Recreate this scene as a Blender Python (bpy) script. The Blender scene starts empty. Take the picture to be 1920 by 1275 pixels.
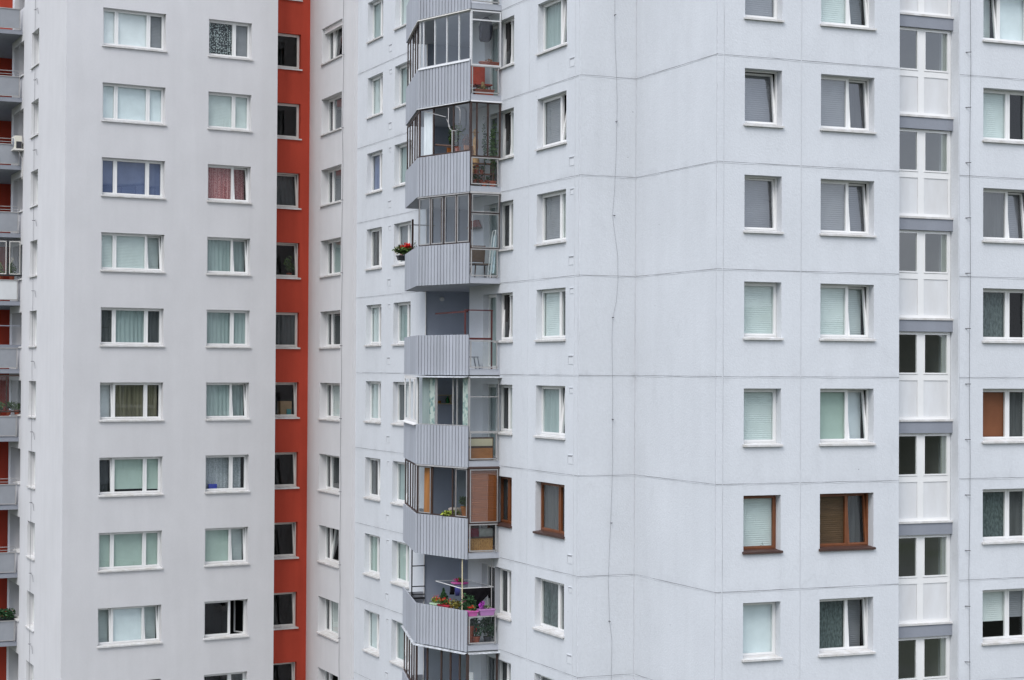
import bpy, bmesh, math, random
from mathutils import Vector, Matrix
random.seed(7)
SC = bpy.context.scene
COL = SC.collection
R_ = math.radians
H = 30.0                                    # camera height above the ground

# ------------------------------------------------------------------ camera
PITCH, ROLL = 0.015341, 0.0053133
cam_d = bpy.data.cameras.new('camera')
cam_d.sensor_width = 36.0
cam_d.lens = 3529.42 / 1920 * 36.0
cam_d.clip_start = 0.5
cam_d.clip_end = 6000
cam = bpy.data.objects.new('camera', cam_d)
COL.objects.link(cam)
fw = Vector((0, math.cos(PITCH), math.sin(PITCH)))
up0 = Vector((0, -math.sin(PITCH), math.cos(PITCH)))
ri0 = Vector((1, 0, 0))
ri = math.cos(ROLL) * ri0 + math.sin(ROLL) * up0
up = -math.sin(ROLL) * ri0 + math.cos(ROLL) * up0
M = Matrix((ri, up, -fw)).transposed().to_4x4()
M.translation = Vector((0, 0, H))
cam.matrix_world = M
SC.camera = cam

# ------------------------------------------------------------------ sky, sun, exposure
SUN_EL, SUN_AZ = 50.0, 202.0                # azimuth clockwise from +Y: behind the camera, to its left
wd = bpy.data.worlds.new('World')
SC.world = wd
wd.use_nodes = True
nt = wd.node_tree
nt.nodes.clear()
sky = nt.nodes.new('ShaderNodeTexSky')
sky.sky_type = 'NISHITA'
sky.sun_disc = False
sky.sun_elevation = R_(SUN_EL)
sky.sun_rotation = R_(SUN_AZ)
sky.altitude = 200
sky.air_density = 1.0
sky.dust_density = 2.5
tc = nt.nodes.new('ShaderNodeTexCoord')
mp = nt.nodes.new('ShaderNodeMapping')
mp.inputs['Scale'].default_value = (1.6, 1.6, 4.0)
nz = nt.nodes.new('ShaderNodeTexNoise')
nz.inputs['Scale'].default_value = 2.2
nz.inputs['Detail'].default_value = 6
rp = nt.nodes.new('ShaderNodeValToRGB')
rp.color_ramp.elements[0].position = 0.30
rp.color_ramp.elements[0].color = (5.0, 5.45, 6.5, 1)
rp.color_ramp.elements[1].position = 0.72
rp.color_ramp.elements[1].color = (8.6, 8.9, 9.6, 1)
mx = nt.nodes.new('ShaderNodeMixRGB')
mx.inputs[0].default_value = 0.80
bg = nt.nodes.new('ShaderNodeBackground')
bg.inputs['Strength'].default_value = 0.15
wo = nt.nodes.new('ShaderNodeOutputWorld')
L = nt.links.new
L(tc.outputs['Generated'], mp.inputs[0]); L(mp.outputs[0], nz.inputs['Vector'])
L(nz.outputs['Fac'], rp.inputs[0]); L(sky.outputs[0], mx.inputs[1]); L(rp.outputs[0], mx.inputs[2])
sx = nt.nodes.new('ShaderNodeSeparateXYZ'); gm = nt.nodes.new('ShaderNodeMapRange')
gm.inputs['From Min'].default_value = 0.0; gm.inputs['From Max'].default_value = 0.8; gm.inputs['To Min'].default_value = .62; gm.inputs['To Max'].default_value = 1.30
ml = nt.nodes.new('ShaderNodeMixRGB'); ml.blend_type = 'MULTIPLY'; ml.inputs[0].default_value = 1
L(tc.outputs['Generated'], sx.inputs[0]); L(sx.outputs['Z'], gm.inputs['Value']); L(mx.outputs[0], ml.inputs[1]); L(gm.outputs[0], ml.inputs[2])
L(ml.outputs[0], bg.inputs['Color']); L(bg.outputs[0], wo.inputs['Surface'])

sd = bpy.data.lights.new('sun', 'SUN')
sd.energy = 1.2
sd.angle = R_(28)
sd.color = (1.0, 0.965, 0.92)
so = bpy.data.objects.new('sun', sd)
COL.objects.link(so)
az, el = R_(SUN_AZ), R_(SUN_EL)
to_sun = Vector((math.sin(az) * math.cos(el), math.cos(az) * math.cos(el), math.sin(el)))
so.rotation_euler = to_sun.to_track_quat('Z', 'Y').to_euler()
so.location = (0, 0, 120)

SC.view_settings.view_transform = 'Standard'
SC.view_settings.look = 'None'
SC.view_settings.exposure = 0.57
SC.view_settings.gamma = 1.0
SC.cycles.use_denoising = True
SC.cycles.max_bounces = 10
SC.cycles.transparent_max_bounces = 16
SC.cycles.caustics_reflective = False
SC.cycles.caustics_refractive = False

# ------------------------------------------------------------------ materials
MATS = {}
def mat(name, col, rough=0.7, spec=0.3, metal=0.0, var=0.0, vscale=3.0, stretch=(1, 1, 1), bump=0.0, bscale=30.0, grain=0.0, col2=None, island=0.0):
    if name in MATS: return MATS[name]
    m = bpy.data.materials.new(name)
    m.use_nodes = True
    t = m.node_tree
    b = t.nodes['Principled BSDF']
    b.inputs['Base Color'].default_value = (*col, 1)
    b.inputs['Roughness'].default_value = rough
    b.inputs['Specular IOR Level'].default_value = spec
    b.inputs['Metallic'].default_value = metal
    co = t.nodes.new('ShaderNodeTexCoord')
    if var or col2:
        mpn = t.nodes.new('ShaderNodeMapping'); mpn.inputs['Scale'].default_value = stretch
        n = t.nodes.new('ShaderNodeTexNoise'); n.inputs['Scale'].default_value = vscale; n.inputs['Detail'].default_value = 7
        n.inputs['Roughness'].default_value = 0.62
        r = t.nodes.new('ShaderNodeValToRGB')
        c2 = col2 or tuple(c * (1 - var) for c in col)
        c1 = col if col2 else tuple(min(1, c * (1 + var)) for c in col)
        r.color_ramp.elements[0].position = .33; r.color_ramp.elements[0].color = (*c2, 1)
        r.color_ramp.elements[1].position = .67; r.color_ramp.elements[1].color = (*c1, 1)
        t.links.new(co.outputs['Object'], mpn.inputs[0]); t.links.new(mpn.outputs[0], n.inputs['Vector'])
        t.links.new(n.outputs['Fac'], r.inputs[0])
        out = r.outputs[0]
        if grain:
            g = t.nodes.new('ShaderNodeTexNoise'); g.inputs['Scale'].default_value = bscale; g.inputs['Detail'].default_value = 3
            mr = t.nodes.new('ShaderNodeMapRange'); mr.inputs['From Min'].default_value = .3; mr.inputs['From Max'].default_value = .7
            mr.inputs['To Min'].default_value = 1 - grain; mr.inputs['To Max'].default_value = 1 + grain
            mm = t.nodes.new('ShaderNodeMixRGB'); mm.blend_type = 'MULTIPLY'; mm.inputs[0].default_value = 1
            t.links.new(co.outputs['Object'], g.inputs['Vector']); t.links.new(g.outputs['Fac'], mr.inputs[0])
            t.links.new(out, mm.inputs[1]); t.links.new(mr.outputs[0], mm.inputs[2]); out = mm.outputs[0]
        t.links.new(out, b.inputs['Base Color'])
    if island:
        gi = t.nodes.new('ShaderNodeNewGeometry')
        r = t.nodes.new('ShaderNodeValToRGB')
        r.color_ramp.elements[0].color = (*[c * (1 - island) for c in col], 1)
        r.color_ramp.elements[1].color = (*[min(1, c * (1 + island)) for c in (col2 or col)], 1)
        t.links.new(gi.outputs['Random Per Island'], r.inputs[0]); t.links.new(r.outputs[0], b.inputs['Base Color'])
    if bump:
        n2 = t.nodes.new('ShaderNodeTexNoise'); n2.inputs['Scale'].default_value = bscale; n2.inputs['Detail'].default_value = 4
        bp = t.nodes.new('ShaderNodeBump'); bp.inputs['Strength'].default_value = bump; bp.inputs['Distance'].default_value = 0.02
        t.links.new(co.outputs['Object'], n2.inputs['Vector']); t.links.new(n2.outputs['Fac'], bp.inputs['Height'])
        t.links.new(bp.outputs[0], b.inputs['Normal'])
    MATS[name] = m
    return m

def wallmat(name, col, mott=0.03, streak=0.045, grain=0.03, bump=0.35, scratches=0.0, boards=0.0):
    """painted render: broad mottling, faint vertical rain streaks, fine grain"""
    m = bpy.data.materials.new(name); m.use_nodes = True
    t = m.node_tree; b = t.nodes['Principled BSDF']
    b.inputs['Roughness'].default_value = .85; b.inputs['Specular IOR Level'].default_value = .2
    co = t.nodes.new('ShaderNodeTexCoord')
    def fac(scale, vec, lo, hi, detail=5, a=.3, z=.7):
        mpn = t.nodes.new('ShaderNodeMapping'); mpn.inputs['Scale'].default_value = vec
        n = t.nodes.new('ShaderNodeTexNoise'); n.inputs['Scale'].default_value = scale; n.inputs['Detail'].default_value = detail
        mr = t.nodes.new('ShaderNodeMapRange'); mr.inputs['From Min'].default_value = a; mr.inputs['From Max'].default_value = z
        mr.inputs['To Min'].default_value = lo; mr.inputs['To Max'].default_value = hi
        t.links.new(co.outputs['Object'], mpn.inputs[0]); t.links.new(mpn.outputs[0], n.inputs['Vector']); t.links.new(n.outputs['Fac'], mr.inputs[0])
        return mr.outputs[0]
    fs = [fac(.35, (1, 1, 1), 1 - mott, 1 + mott), fac(2.4, (1, 1, .07), 1 - streak, 1 + streak * .5, 6),
          fac(14, (1, 1, 1), 1 - grain, 1 + grain, 4), fac(1.3, (1, 1, .8), 1 - mott * .8, 1 + mott * .4, 9)]
    if scratches:
        fs.append(fac(.9, (2.2, 2.2, .9), 1 - scratches, 1.0, 12, .22, .36))
    if boards:                               # every board a little different
        gi = t.nodes.new('ShaderNodeNewGeometry'); mr = t.nodes.new('ShaderNodeMapRange'); mr.inputs['To Min'].default_value = 1 - boards; mr.inputs['To Max'].default_value = 1 + boards
        t.links.new(gi.outputs['Random Per Island'], mr.inputs['Value']); fs.append(mr.outputs[0])
    if scratches:                            # dirt held above and below the panel joints, in patches
        sp = t.nodes.new('ShaderNodeSeparateXYZ'); t.links.new(co.outputs['Object'], sp.inputs[0])
        def mth(op, a, b=None):
            q = t.nodes.new('ShaderNodeMath'); q.operation = op
            for i, v in enumerate((a, b)):
                if v is None: continue
                if isinstance(v, (int, float)): q.inputs[i].default_value = v
                else: t.links.new(v, q.inputs[i])
            return q.outputs[0]
        d = mth('ABSOLUTE', mth('SUBTRACT', mth('FRACT', mth('ADD', mth('DIVIDE', mth('SUBTRACT', sp.outputs['Z'], 29.83), 2.8), .5)), .5))
        band = t.nodes.new('ShaderNodeMapRange'); band.inputs['From Min'].default_value = .07; band.inputs['From Max'].default_value = .0
        t.links.new(d, band.inputs['Value'])
        fs.append(mth('SUBTRACT', 1.0, mth('MULTIPLY', band.outputs[0], fac(1.7, (1, 1, .5), .0, .13, 8, .45, .75))))
    if scratches:                            # a few drill holes and dark specks
        vo = t.nodes.new('ShaderNodeTexVoronoi'); vo.inputs['Scale'].default_value = 1.1
        mr = t.nodes.new('ShaderNodeMapRange'); mr.inputs['From Min'].default_value = .012; mr.inputs['From Max'].default_value = .022
        mr.inputs['To Min'].default_value = .45; mr.inputs['To Max'].default_value = 1
        t.links.new(co.outputs['Object'], vo.inputs['Vector']); t.links.new(vo.outputs['Distance'], mr.inputs['Value']); fs.append(mr.outputs[0])
        mpn = t.nodes.new('ShaderNodeMapping'); mpn.inputs['Scale'].default_value = (.5, .5, .35); mpn.inputs['Rotation'].default_value = (.5, .3, .2)
        wv = t.nodes.new('ShaderNodeTexNoise'); wv.inputs['Scale'].default_value = 1.6; wv.inputs['Detail'].default_value = 2; wv.inputs['Distortion'].default_value = .8
        mr = t.nodes.new('ShaderNodeMapRange'); mr.inputs['From Min'].default_value = .0; mr.inputs['From Max'].default_value = .006; mr.inputs['To Min'].default_value = .955; mr.inputs['To Max'].default_value = 1
        ab = t.nodes.new('ShaderNodeMath'); ab.operation = 'SUBTRACT'; ab.inputs[1].default_value = .62
        a2 = t.nodes.new('ShaderNodeMath'); a2.operation = 'ABSOLUTE'
        t.links.new(co.outputs['Object'], mpn.inputs[0]); t.links.new(mpn.outputs[0], wv.inputs['Vector']); t.links.new(wv.outputs['Fac'], ab.inputs[0])
        t.links.new(ab.outputs[0], a2.inputs[0]); t.links.new(a2.outputs[0], mr.inputs['Value']); fs.append(mr.outputs[0])
    cur = None
    rgb = t.nodes.new('ShaderNodeRGB'); rgb.outputs[0].default_value = (*col, 1); cur = rgb.outputs[0]
    for f in fs:
        mm = t.nodes.new('ShaderNodeMixRGB'); mm.blend_type = 'MULTIPLY'; mm.inputs[0].default_value = 1
        t.links.new(cur, mm.inputs[1]); t.links.new(f, mm.inputs[2]); cur = mm.outputs[0]
    t.links.new(cur, b.inputs['Base Color'])
    n2 = t.nodes.new('ShaderNodeTexNoise'); n2.inputs['Scale'].default_value = 22; n2.inputs['Detail'].default_value = 5
    bp = t.nodes.new('ShaderNodeBump'); bp.inputs['Strength'].default_value = bump; bp.inputs['Distance'].default_value = .02
    t.links.new(co.outputs['Object'], n2.inputs['Vector']); t.links.new(n2.outputs['Fac'], bp.inputs['Height']); t.links.new(bp.outputs[0], b.inputs['Normal'])
    MATS[name] = m
    return m

def glassmat(name, tint, boost=.09, rough=0.0):
    m = bpy.data.materials.new(name); m.use_nodes = True
    t = m.node_tree; t.nodes.clear()
    o = t.nodes.new('ShaderNodeOutputMaterial'); mixs = t.nodes.new('ShaderNodeMixShader')
    tr = t.nodes.new('ShaderNodeBsdfTransparent'); tr.inputs[0].default_value = (*tint, 1)
    gl = t.nodes.new('ShaderNodeBsdfGlossy'); gl.inputs['Roughness'].default_value = rough; gl.inputs['Color'].default_value = (.95, .97, 1, 1)
    ge_ = t.nodes.new('ShaderNodeNewGeometry'); dt = t.nodes.new('ShaderNodeVectorMath'); dt.operation = 'DOT_PRODUCT'
    t.links.new(ge_.outputs['Normal'], dt.inputs[0]); t.links.new(ge_.outputs['Incoming'], dt.inputs[1])
    def mth(op, a, b=None):                  # Schlick reflectance, the same from both sides
        q = t.nodes.new('ShaderNodeMath'); q.operation = op
        for i, v in enumerate((a, b)):
            if v is None: continue
            if isinstance(v, (int, float)): q.inputs[i].default_value = v
            else: t.links.new(v, q.inputs[i])
        return q.outputs[0]
    c5 = mth('POWER', mth('SUBTRACT', 1.0, mth('ABSOLUTE', dt.outputs['Value'])), 5.0)
    t.links.new(mth('ADD', mth('MULTIPLY', c5, 1 - boost), boost), mixs.inputs[0])
    t.links.new(tr.outputs[0], mixs.inputs[1]); t.links.new(gl.outputs[0], mixs.inputs[2]); t.links.new(mixs.outputs[0], o.inputs[0])
    MATS[name] = m
    return m

def patternmat(name, c1, c2, scale, kind='voronoi', thr=(.35, .45), stretch=(1, 1, 1)):
    m = bpy.data.materials.new(name); m.use_nodes = True
    t = m.node_tree; b = t.nodes['Principled BSDF']; b.inputs['Roughness'].default_value = .9; b.inputs['Specular IOR Level'].default_value = .1
    co = t.nodes.new('ShaderNodeTexCoord'); mpn = t.nodes.new('ShaderNodeMapping'); mpn.inputs['Scale'].default_value = stretch
    t.links.new(co.outputs['Object'], mpn.inputs[0])
    if kind == 'voronoi':
        n = t.nodes.new('ShaderNodeTexVoronoi'); n.inputs['Scale'].default_value = scale; n.inputs['Randomness'].default_value = .55; f = n.outputs['Distance']
    else:
        n = t.nodes.new('ShaderNodeTexNoise'); n.inputs['Scale'].default_value = scale; n.inputs['Detail'].default_value = 5; f = n.outputs['Fac']
    t.links.new(mpn.outputs[0], n.inputs['Vector'])
    r = t.nodes.new('ShaderNodeValToRGB')
    r.color_ramp.elements[0].position = thr[0]; r.color_ramp.elements[0].color = (*c1, 1)
    r.color_ramp.elements[1].position = thr[1]; r.color_ramp.elements[1].color = (*c2, 1)
    t.links.new(f, r.inputs[0]); t.links.new(r.outputs[0], b.inputs['Base Color'])
    MATS[name] = m
    return m

W_WHITE = wallmat('white_render', (.610, .632, .660), .026, .028, .028, .32, .06)
W_GREY = wallmat('grey_render', (.600, .596, .604), .030, .026, .012, .14)
W_RED = wallmat('red_render', (.43, .060, .034), .07, .12, .015, .14)
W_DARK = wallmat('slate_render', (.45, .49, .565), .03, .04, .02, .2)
W_BAND = wallmat('band_render', (.26, .277, .315), .03, .05, .02, .15)
W_PAR = wallmat('parapet_board', (.385, .405, .445), .06, .11, .02, .12, boards=.045)
M_GAP = mat('panel_gap', (.10, .105, .12), .9)
W_SLAB = wallmat('slab_concrete', (.40, .42, .46), .03, .05, .03, .3)
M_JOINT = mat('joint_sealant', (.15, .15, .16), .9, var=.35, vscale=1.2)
M_JOINTV = mat('faded_sealant', (.45, .46, .485), .9, var=.3, vscale=1.5)
M_VSHADE = mat('vent_painted_shade', (.34, .35, .37), .9)
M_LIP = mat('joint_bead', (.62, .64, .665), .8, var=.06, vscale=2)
M_PVC = mat('white_frame', (.76, .76, .75), .35, .5, var=.03, vscale=1.5)
M_PVCOLD = mat('cream_frame', (.66, .64, .60), .5, .4, var=.06, vscale=2)
M_SILL = mat('white_sill', (.67, .67, .67), .4, .5, vscale=3.5, col2=(.50, .48, .45))
M_BROWN = mat('brown_frame', (.175, .058, .020), .45, .5, var=.15, vscale=4)
M_BRSILL = mat('brown_sill', (.055, .026, .02), .5, .5, var=.2, vscale=4)
M_DKBR = mat('dark_brown_steel', (.045, .026, .022), .55, .4, var=.2, vscale=4)
M_ALU = mat('aluminium', (.58, .59, .60), .45, .5, var=.06, vscale=3)
M_STEEL = mat('grey_steel', (.36, .355, .35), .5, .5, metal=.2, var=.12, vscale=5)
M_BLACK = mat('black_steel', (.015, .015, .018), .6, .4)
M_REDBR = mat('rust_red_steel', (.085, .018, .017), .6, .4, var=.25, vscale=6)
M_WIRE = mat('wire_metal', (.10, .10, .11), .6, .4)
M_SLATFR = mat('slate_steel', (.20, .215, .25), .55, .4)
M_ZINC = mat('weathered_zinc', (.42, .44, .46), .6, .4, var=.4, vscale=5, stretch=(2, 2, 2))
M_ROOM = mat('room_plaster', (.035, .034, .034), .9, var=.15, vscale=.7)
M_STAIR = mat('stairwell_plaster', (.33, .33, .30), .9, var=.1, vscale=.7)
M_PANEL = mat('white_infill', (.68, .69, .70), .5, .4, col2=(.61, .61, .61), vscale=2.2, stretch=(1, 1, .35))
M_ROOF = mat('roof_felt', (.12, .12, .12), .95, var=.2)
M_FROST = mat('frosted_glass', (.27, .285, .31), .3, .5, var=.1, vscale=1.2)
M_FROSTW = mat('milky_glass', (.60, .62, .63), .3, .5, var=.06, vscale=1.2)
G_WIN = glassmat('window_glass', (.88, .92, .91), .035)
G_TEAL = glassmat('tinted_glass', (.85, .91, .905), .055)
G_BALC = glassmat('balcony_glass', (.91, .94, .94), .10)
G_SKY = glassmat('reflective_glass', (.84, .88, .89), .13)
G_STAIR = glassmat('stair_glass', (.84, .90, .88), .17)
G_SIDE = glassmat('side_glass', (.86, .90, .90), .035)
C = {
 'w': mat('net_white', (.86, .88, .90), .9, .1, var=.05, vscale=2),
 'p': mat('blind_pale', (.70, .73, .715), .8, .2, var=.05, vscale=2),
 'g': mat('blind_green', (.47, .55, .49), .8, .2, var=.05, vscale=2),
 't': mat('curtain_teal', (.37, .43, .42), .9, .1, var=.12, vscale=4, stretch=(2, 2, .2)),
 'k': mat('curtain_grey', (.095, .098, .10), .9, .1, var=.2, vscale=4, stretch=(2, 2, .2)),
 'v': mat('blind_grey_sky', (.27, .27, .29), .7, .2, var=.08, vscale=2),  # grey blinds; in some panes the grey paints in reflected sky
 'b': mat('sky_blue_sheet', (.165, .20, .33), .8, .2, var=.12, vscale=1.5),  # blue sheet behind the panes, painting in reflected blue sky
 'r': patternmat('lace_red', (.28, .07, .08), (.50, .27, .27), 15, thr=(.34, .5), stretch=(1, 1, 1.8)),
 'l': patternmat('lace_dots', (.50, .55, .55), (.045, .05, .055), 15, thr=(.36, .46)),
 'L': patternmat('lace_white', (.52, .54, .58), (.36, .39, .41), 16, thr=(.3, .6)),
 'n': mat('blind_brown', (.115, .065, .035), .8, .2, var=.2, vscale=2, stretch=(1, 1, 12)),
 'o': mat('blind_rust', (.25, .090, .045), .8, .2, var=.1, vscale=1.5),
 'y': mat('curtain_gold', (.135, .125, .085), .9, .1, var=.35, vscale=5, stretch=(2, 2, .15)),
 'c': patternmat('lace_dark', (.125, .155, .155), (.065, .082, .082), 13, kind='noise', thr=(.40, .62), stretch=(2, 2, .8)),
}

# ------------------------------------------------------------------ mesh building
ROOT = {}                                    # object -> world location of its thing's root
def tag(o, label=None, cat=None, group=None, kind=None):
    if label: o['label'] = label
    if cat: o['category'] = cat
    if group: o['group'] = group
    if kind: o['kind'] = kind
    return o

def empty(name, loc, label, cat, group=None):
    o = bpy.data.objects.new(name, None)
    COL.objects.link(o)
    o.location = loc
    o.empty_display_size = .2
    ROOT[o.name] = Vector(loc)
    return tag(o, label, cat, group)

class MB:
    def __init__(s): s.v = []; s.f = []
    def quad(s, *p):
        n = len(s.v); s.v += [Vector(q) for q in p]; s.f.append(tuple(range(n, n + len(p))))
    def hexa(s, p):                          # p: 8 points, bottom ring then top ring
        n = len(s.v); s.v += [Vector(q) for q in p]
        for a in ((0, 3, 2, 1), (4, 5, 6, 7), (0, 1, 5, 4), (1, 2, 6, 5), (2, 3, 7, 6), (3, 0, 4, 7)): s.f.append(tuple(n + i for i in a))
    def prism(s, pts, z0, z1):               # pts: plan points (x, y)
        n = len(s.v); k = len(pts)
        s.v += [Vector((x, y, z0)) for x, y in pts] + [Vector((x, y, z1)) for x, y in pts]
        s.f.append(tuple(range(n + k - 1, n - 1, -1))); s.f.append(tuple(range(n + k, n + 2 * k)))
        for i in range(k):
            j = (i + 1) % k; s.f.append((n + i, n + j, n + k + j, n + k + i))
    def tube(s, pts, r, n=6, cap=True):
        pts = [Vector(p) for p in pts]; rings = []
        rr = r if isinstance(r, (list, tuple)) else [r] * len(pts)
        for i, p in enumerate(pts):
            d = (pts[min(i + 1, len(pts) - 1)] - pts[max(i - 1, 0)]).normalized()
            a = d.orthogonal().normalized() if abs(d.z) > .95 else d.cross(Vector((0, 0, 1))).normalized()
            b = d.cross(a); st = len(s.v)
            for k in range(n):
                t = 2 * math.pi * k / n; s.v.append(p + (a * math.cos(t) + b * math.sin(t)) * rr[i])
            rings.append(st)
        for i in range(len(rings) - 1):
            for k in range(n):
                l = (k + 1) % n; s.f.append((rings[i] + k, rings[i] + l, rings[i + 1] + l, rings[i + 1] + k))
        if cap:
            s.f.append(tuple(range(rings[0] + n - 1, rings[0] - 1, -1))); s.f.append(tuple(range(rings[-1], rings[-1] + n)))
    def lathe(s, c, prof, n=14):             # prof: (r, z) pairs
        c = Vector(c); st = len(s.v)
        for r, z in prof:
            for k in range(n):
                t = 2 * math.pi * k / n; s.v.append(c + Vector((r * math.cos(t), r * math.sin(t), z)))
        for i in range(len(prof) - 1):
            for k in range(n):
                l = (k + 1) % n; s.f.append((st + i * n + k, st + i * n + l, st + (i + 1) * n + l, st + (i + 1) * n + k))
        s.f.append(tuple(range(st + n - 1, st - 1, -1))); m = st + (len(prof) - 1) * n; s.f.append(tuple(range(m, m + n)))
    def build(s, name, m, parent=None, smooth=False, bevel=0.0, recalc=True):
        if not s.v: return None
        if parent is not None: base = ROOT[parent.name]
        else:
            xs = [v.x for v in s.v]; ys = [v.y for v in s.v]; zs = [v.z for v in s.v]
            base = Vector(((min(xs) + max(xs)) / 2, (min(ys) + max(ys)) / 2, min(zs)))
        me = bpy.data.meshes.new(name)
        me.from_pydata([v - base for v in s.v], [], s.f)
        if recalc and len(s.f) < 60000:
            bm = bmesh.new(); bm.from_mesh(me); bmesh.ops.recalc_face_normals(bm, faces=bm.faces)
            if bevel: bmesh.ops.bevel(bm, geom=bm.edges[:], offset=bevel, segments=2, affect='EDGES', profile=.6)
            bm.to_mesh(me); bm.free()
        if smooth:
            for p in me.polygons: p.use_smooth = True
        me.materials.append(m)
        o = bpy.data.objects.new(name, me)
        COL.objects.link(o)
        if parent is not None: o.parent = parent
        else: o.location = base
        ROOT[o.name] = base
        return o

class Fac:
    """a vertical plane: s runs along it, o outwards, z up (z measured from camera height)"""
    def __init__(self, p, d, n, flip=False):
        self.p = Vector((p[0], p[1])); self.d = Vector(d).normalized(); self.n = Vector(n).normalized(); self.flip = flip
    def xy(self, s, o=0.0): return self.p + self.d * s + self.n * o
    def P(self, s, o, z):
        q = self.xy(s, o); return Vector((q.x, q.y, z + H))
    def box(self, mb, s0, s1, o0, o1, z0, z1):
        P = self.P
        mb.hexa([P(s0, o0, z0), P(s1, o0, z0), P(s1, o1, z0), P(s0, o1, z0), P(s0, o0, z1), P(s1, o0, z1), P(s1, o1, z1), P(s0, o1, z1)])
    def quad(self, mb, s0, s1, o, z0, z1):
        P = self.P; mb.quad(P(s0, o, z0), P(s1, o, z0), P(s1, o, z1), P(s0, o, z1))
    def sub(self, a, b, flip=None):          # the vertical plane through two (s, o) points
        A = self.xy(*a); B = self.xy(*b); d = (B - A)
        n = Vector((d.y, -d.x)).normalized()
        if n.dot(self.n) < -1e-6 or (abs(n.dot(self.n)) < 1e-3 and n.dot(-self.d) < 0): n = -n
        f = Fac(A, d, n, self.flip if flip is None else flip); f.len = d.length
        return f

def wall(F, s0, s1, z0, z1, ops, mb, o=0.0):
    """one sheet with real openings and their reveals; ops: (sa, sb, za, zb, depth)"""
    S = sorted({round(x, 4) for x in [s0, s1] + [a for q in ops for a in q[:2]] if s0 - 1e-6 <= x <= s1 + 1e-6})
    Z = sorted({round(x, 4) for x in [z0, z1] + [a for q in ops for a in q[2:4]] if z0 - 1e-6 <= x <= z1 + 1e-6})
    idx = {}
    def vid(i, j):
        if (i, j) not in idx:
            idx[(i, j)] = len(mb.v); mb.v.append(F.P(S[i], o, Z[j]))
        return idx[(i, j)]
    for i in range(len(S) - 1):
        for j in range(len(Z) - 1):
            cs, cz = (S[i] + S[i + 1]) / 2, (Z[j] + Z[j + 1]) / 2
            if any(a < cs < b and c < cz < e for a, b, c, e, _ in ops): continue
            mb.f.append((vid(i, j), vid(i + 1, j), vid(i + 1, j + 1), vid(i, j + 1)))
    P = F.P
    for a, b, c, e, d in ops:
        if d <= 0: continue
        i0 = o - d
        mb.quad(P(a, o, c), P(b, o, c), P(b, i0, c), P(a, i0, c)); mb.quad(P(a, o, e), P(b, o, e), P(b, i0, e), P(a, i0, e))
        mb.quad(P(a, o, c), P(a, o, e), P(a, i0, e), P(a, i0, c)); mb.quad(P(b, o, c), P(b, o, e), P(b, i0, e), P(b, i0, c))

def room(F, mb, s0, s1, z0, z1, o, deep=3.0, floor=.85):
    """the room behind an opening: five faces and the ring round the opening"""
    P = F.P; a, b, c, e = s0 - .3, s1 + .3, z0 - floor, z1 + .2; p, q = o, o - deep
    mb.quad(P(a, q, c), P(b, q, c), P(b, q, e), P(a, q, e))
    mb.quad(P(a, p, c), P(a, q, c), P(a, q, e), P(a, p, e)); mb.quad(P(b, p, c), P(b, q, c), P(b, q, e), P(b, p, e))
    mb.quad(P(a, p, c), P(b, p, c), P(b, q, c), P(a, q, c)); mb.quad(P(a, p, e), P(b, p, e), P(b, q, e), P(a, q, e))
    i, j, k, l = s0 - .01, s1 + .01, z0 - .01, z1 + .01
    mb.quad(P(a, p, c), P(i, p, c), P(i, p, e), P(a, p, e)); mb.quad(P(j, p, c), P(b, p, c), P(b, p, e), P(j, p, e))
    mb.quad(P(i, p, c), P(j, p, c), P(j, p, k), P(i, p, k)); mb.quad(P(i, p, l), P(j, p, l), P(j, p, e), P(i, p, e))

def drape(F, s0, s1, z0, z1, o, kind, mb):
    """kind 'f' folded curtain, 'b' slatted blind, 's' plain roller blind"""
    P = F.P; w = s1 - s0; st = len(mb.v)
    if kind == 'f':
        n = max(8, int(w / .035)); ph = random.random() * 6
        for i in range(n + 1):
            x = s0 + w * i / n; a = .022 * math.sin(x * 38 + ph + .8 * math.sin(x * 7)) + .012 * math.sin(x * 91 + ph)
            mb.v += [P(x, o + a * 1.2, z0), P(x, o + a * .7, z1)]
        for i in range(n): q = st + 2 * i; mb.f.append((q, q + 2, q + 3, q + 1))
    elif kind == 'b':
        n = int((z1 - z0) / .028)
        for j in range(n + 1):
            z = z0 + (z1 - z0) * j / n; a = .006 if j % 2 else 0
            mb.v += [P(s0, o + a, z), P(s1, o + a, z)]
        for j in range(n): q = st + 2 * j; mb.f.append((q, q + 1, q + 3, q + 2))
    else:
        for j in range(5):
            z = z0 + (z1 - z0) * j / 4; mb.v += [P(s0, o + random.uniform(-.008, .008), z), P(s1, o + random.uniform(-.008, .008), z)]
        for j in range(4): q = st + 2 * j; mb.f.append((q, q + 1, q + 3, q + 2))

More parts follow.
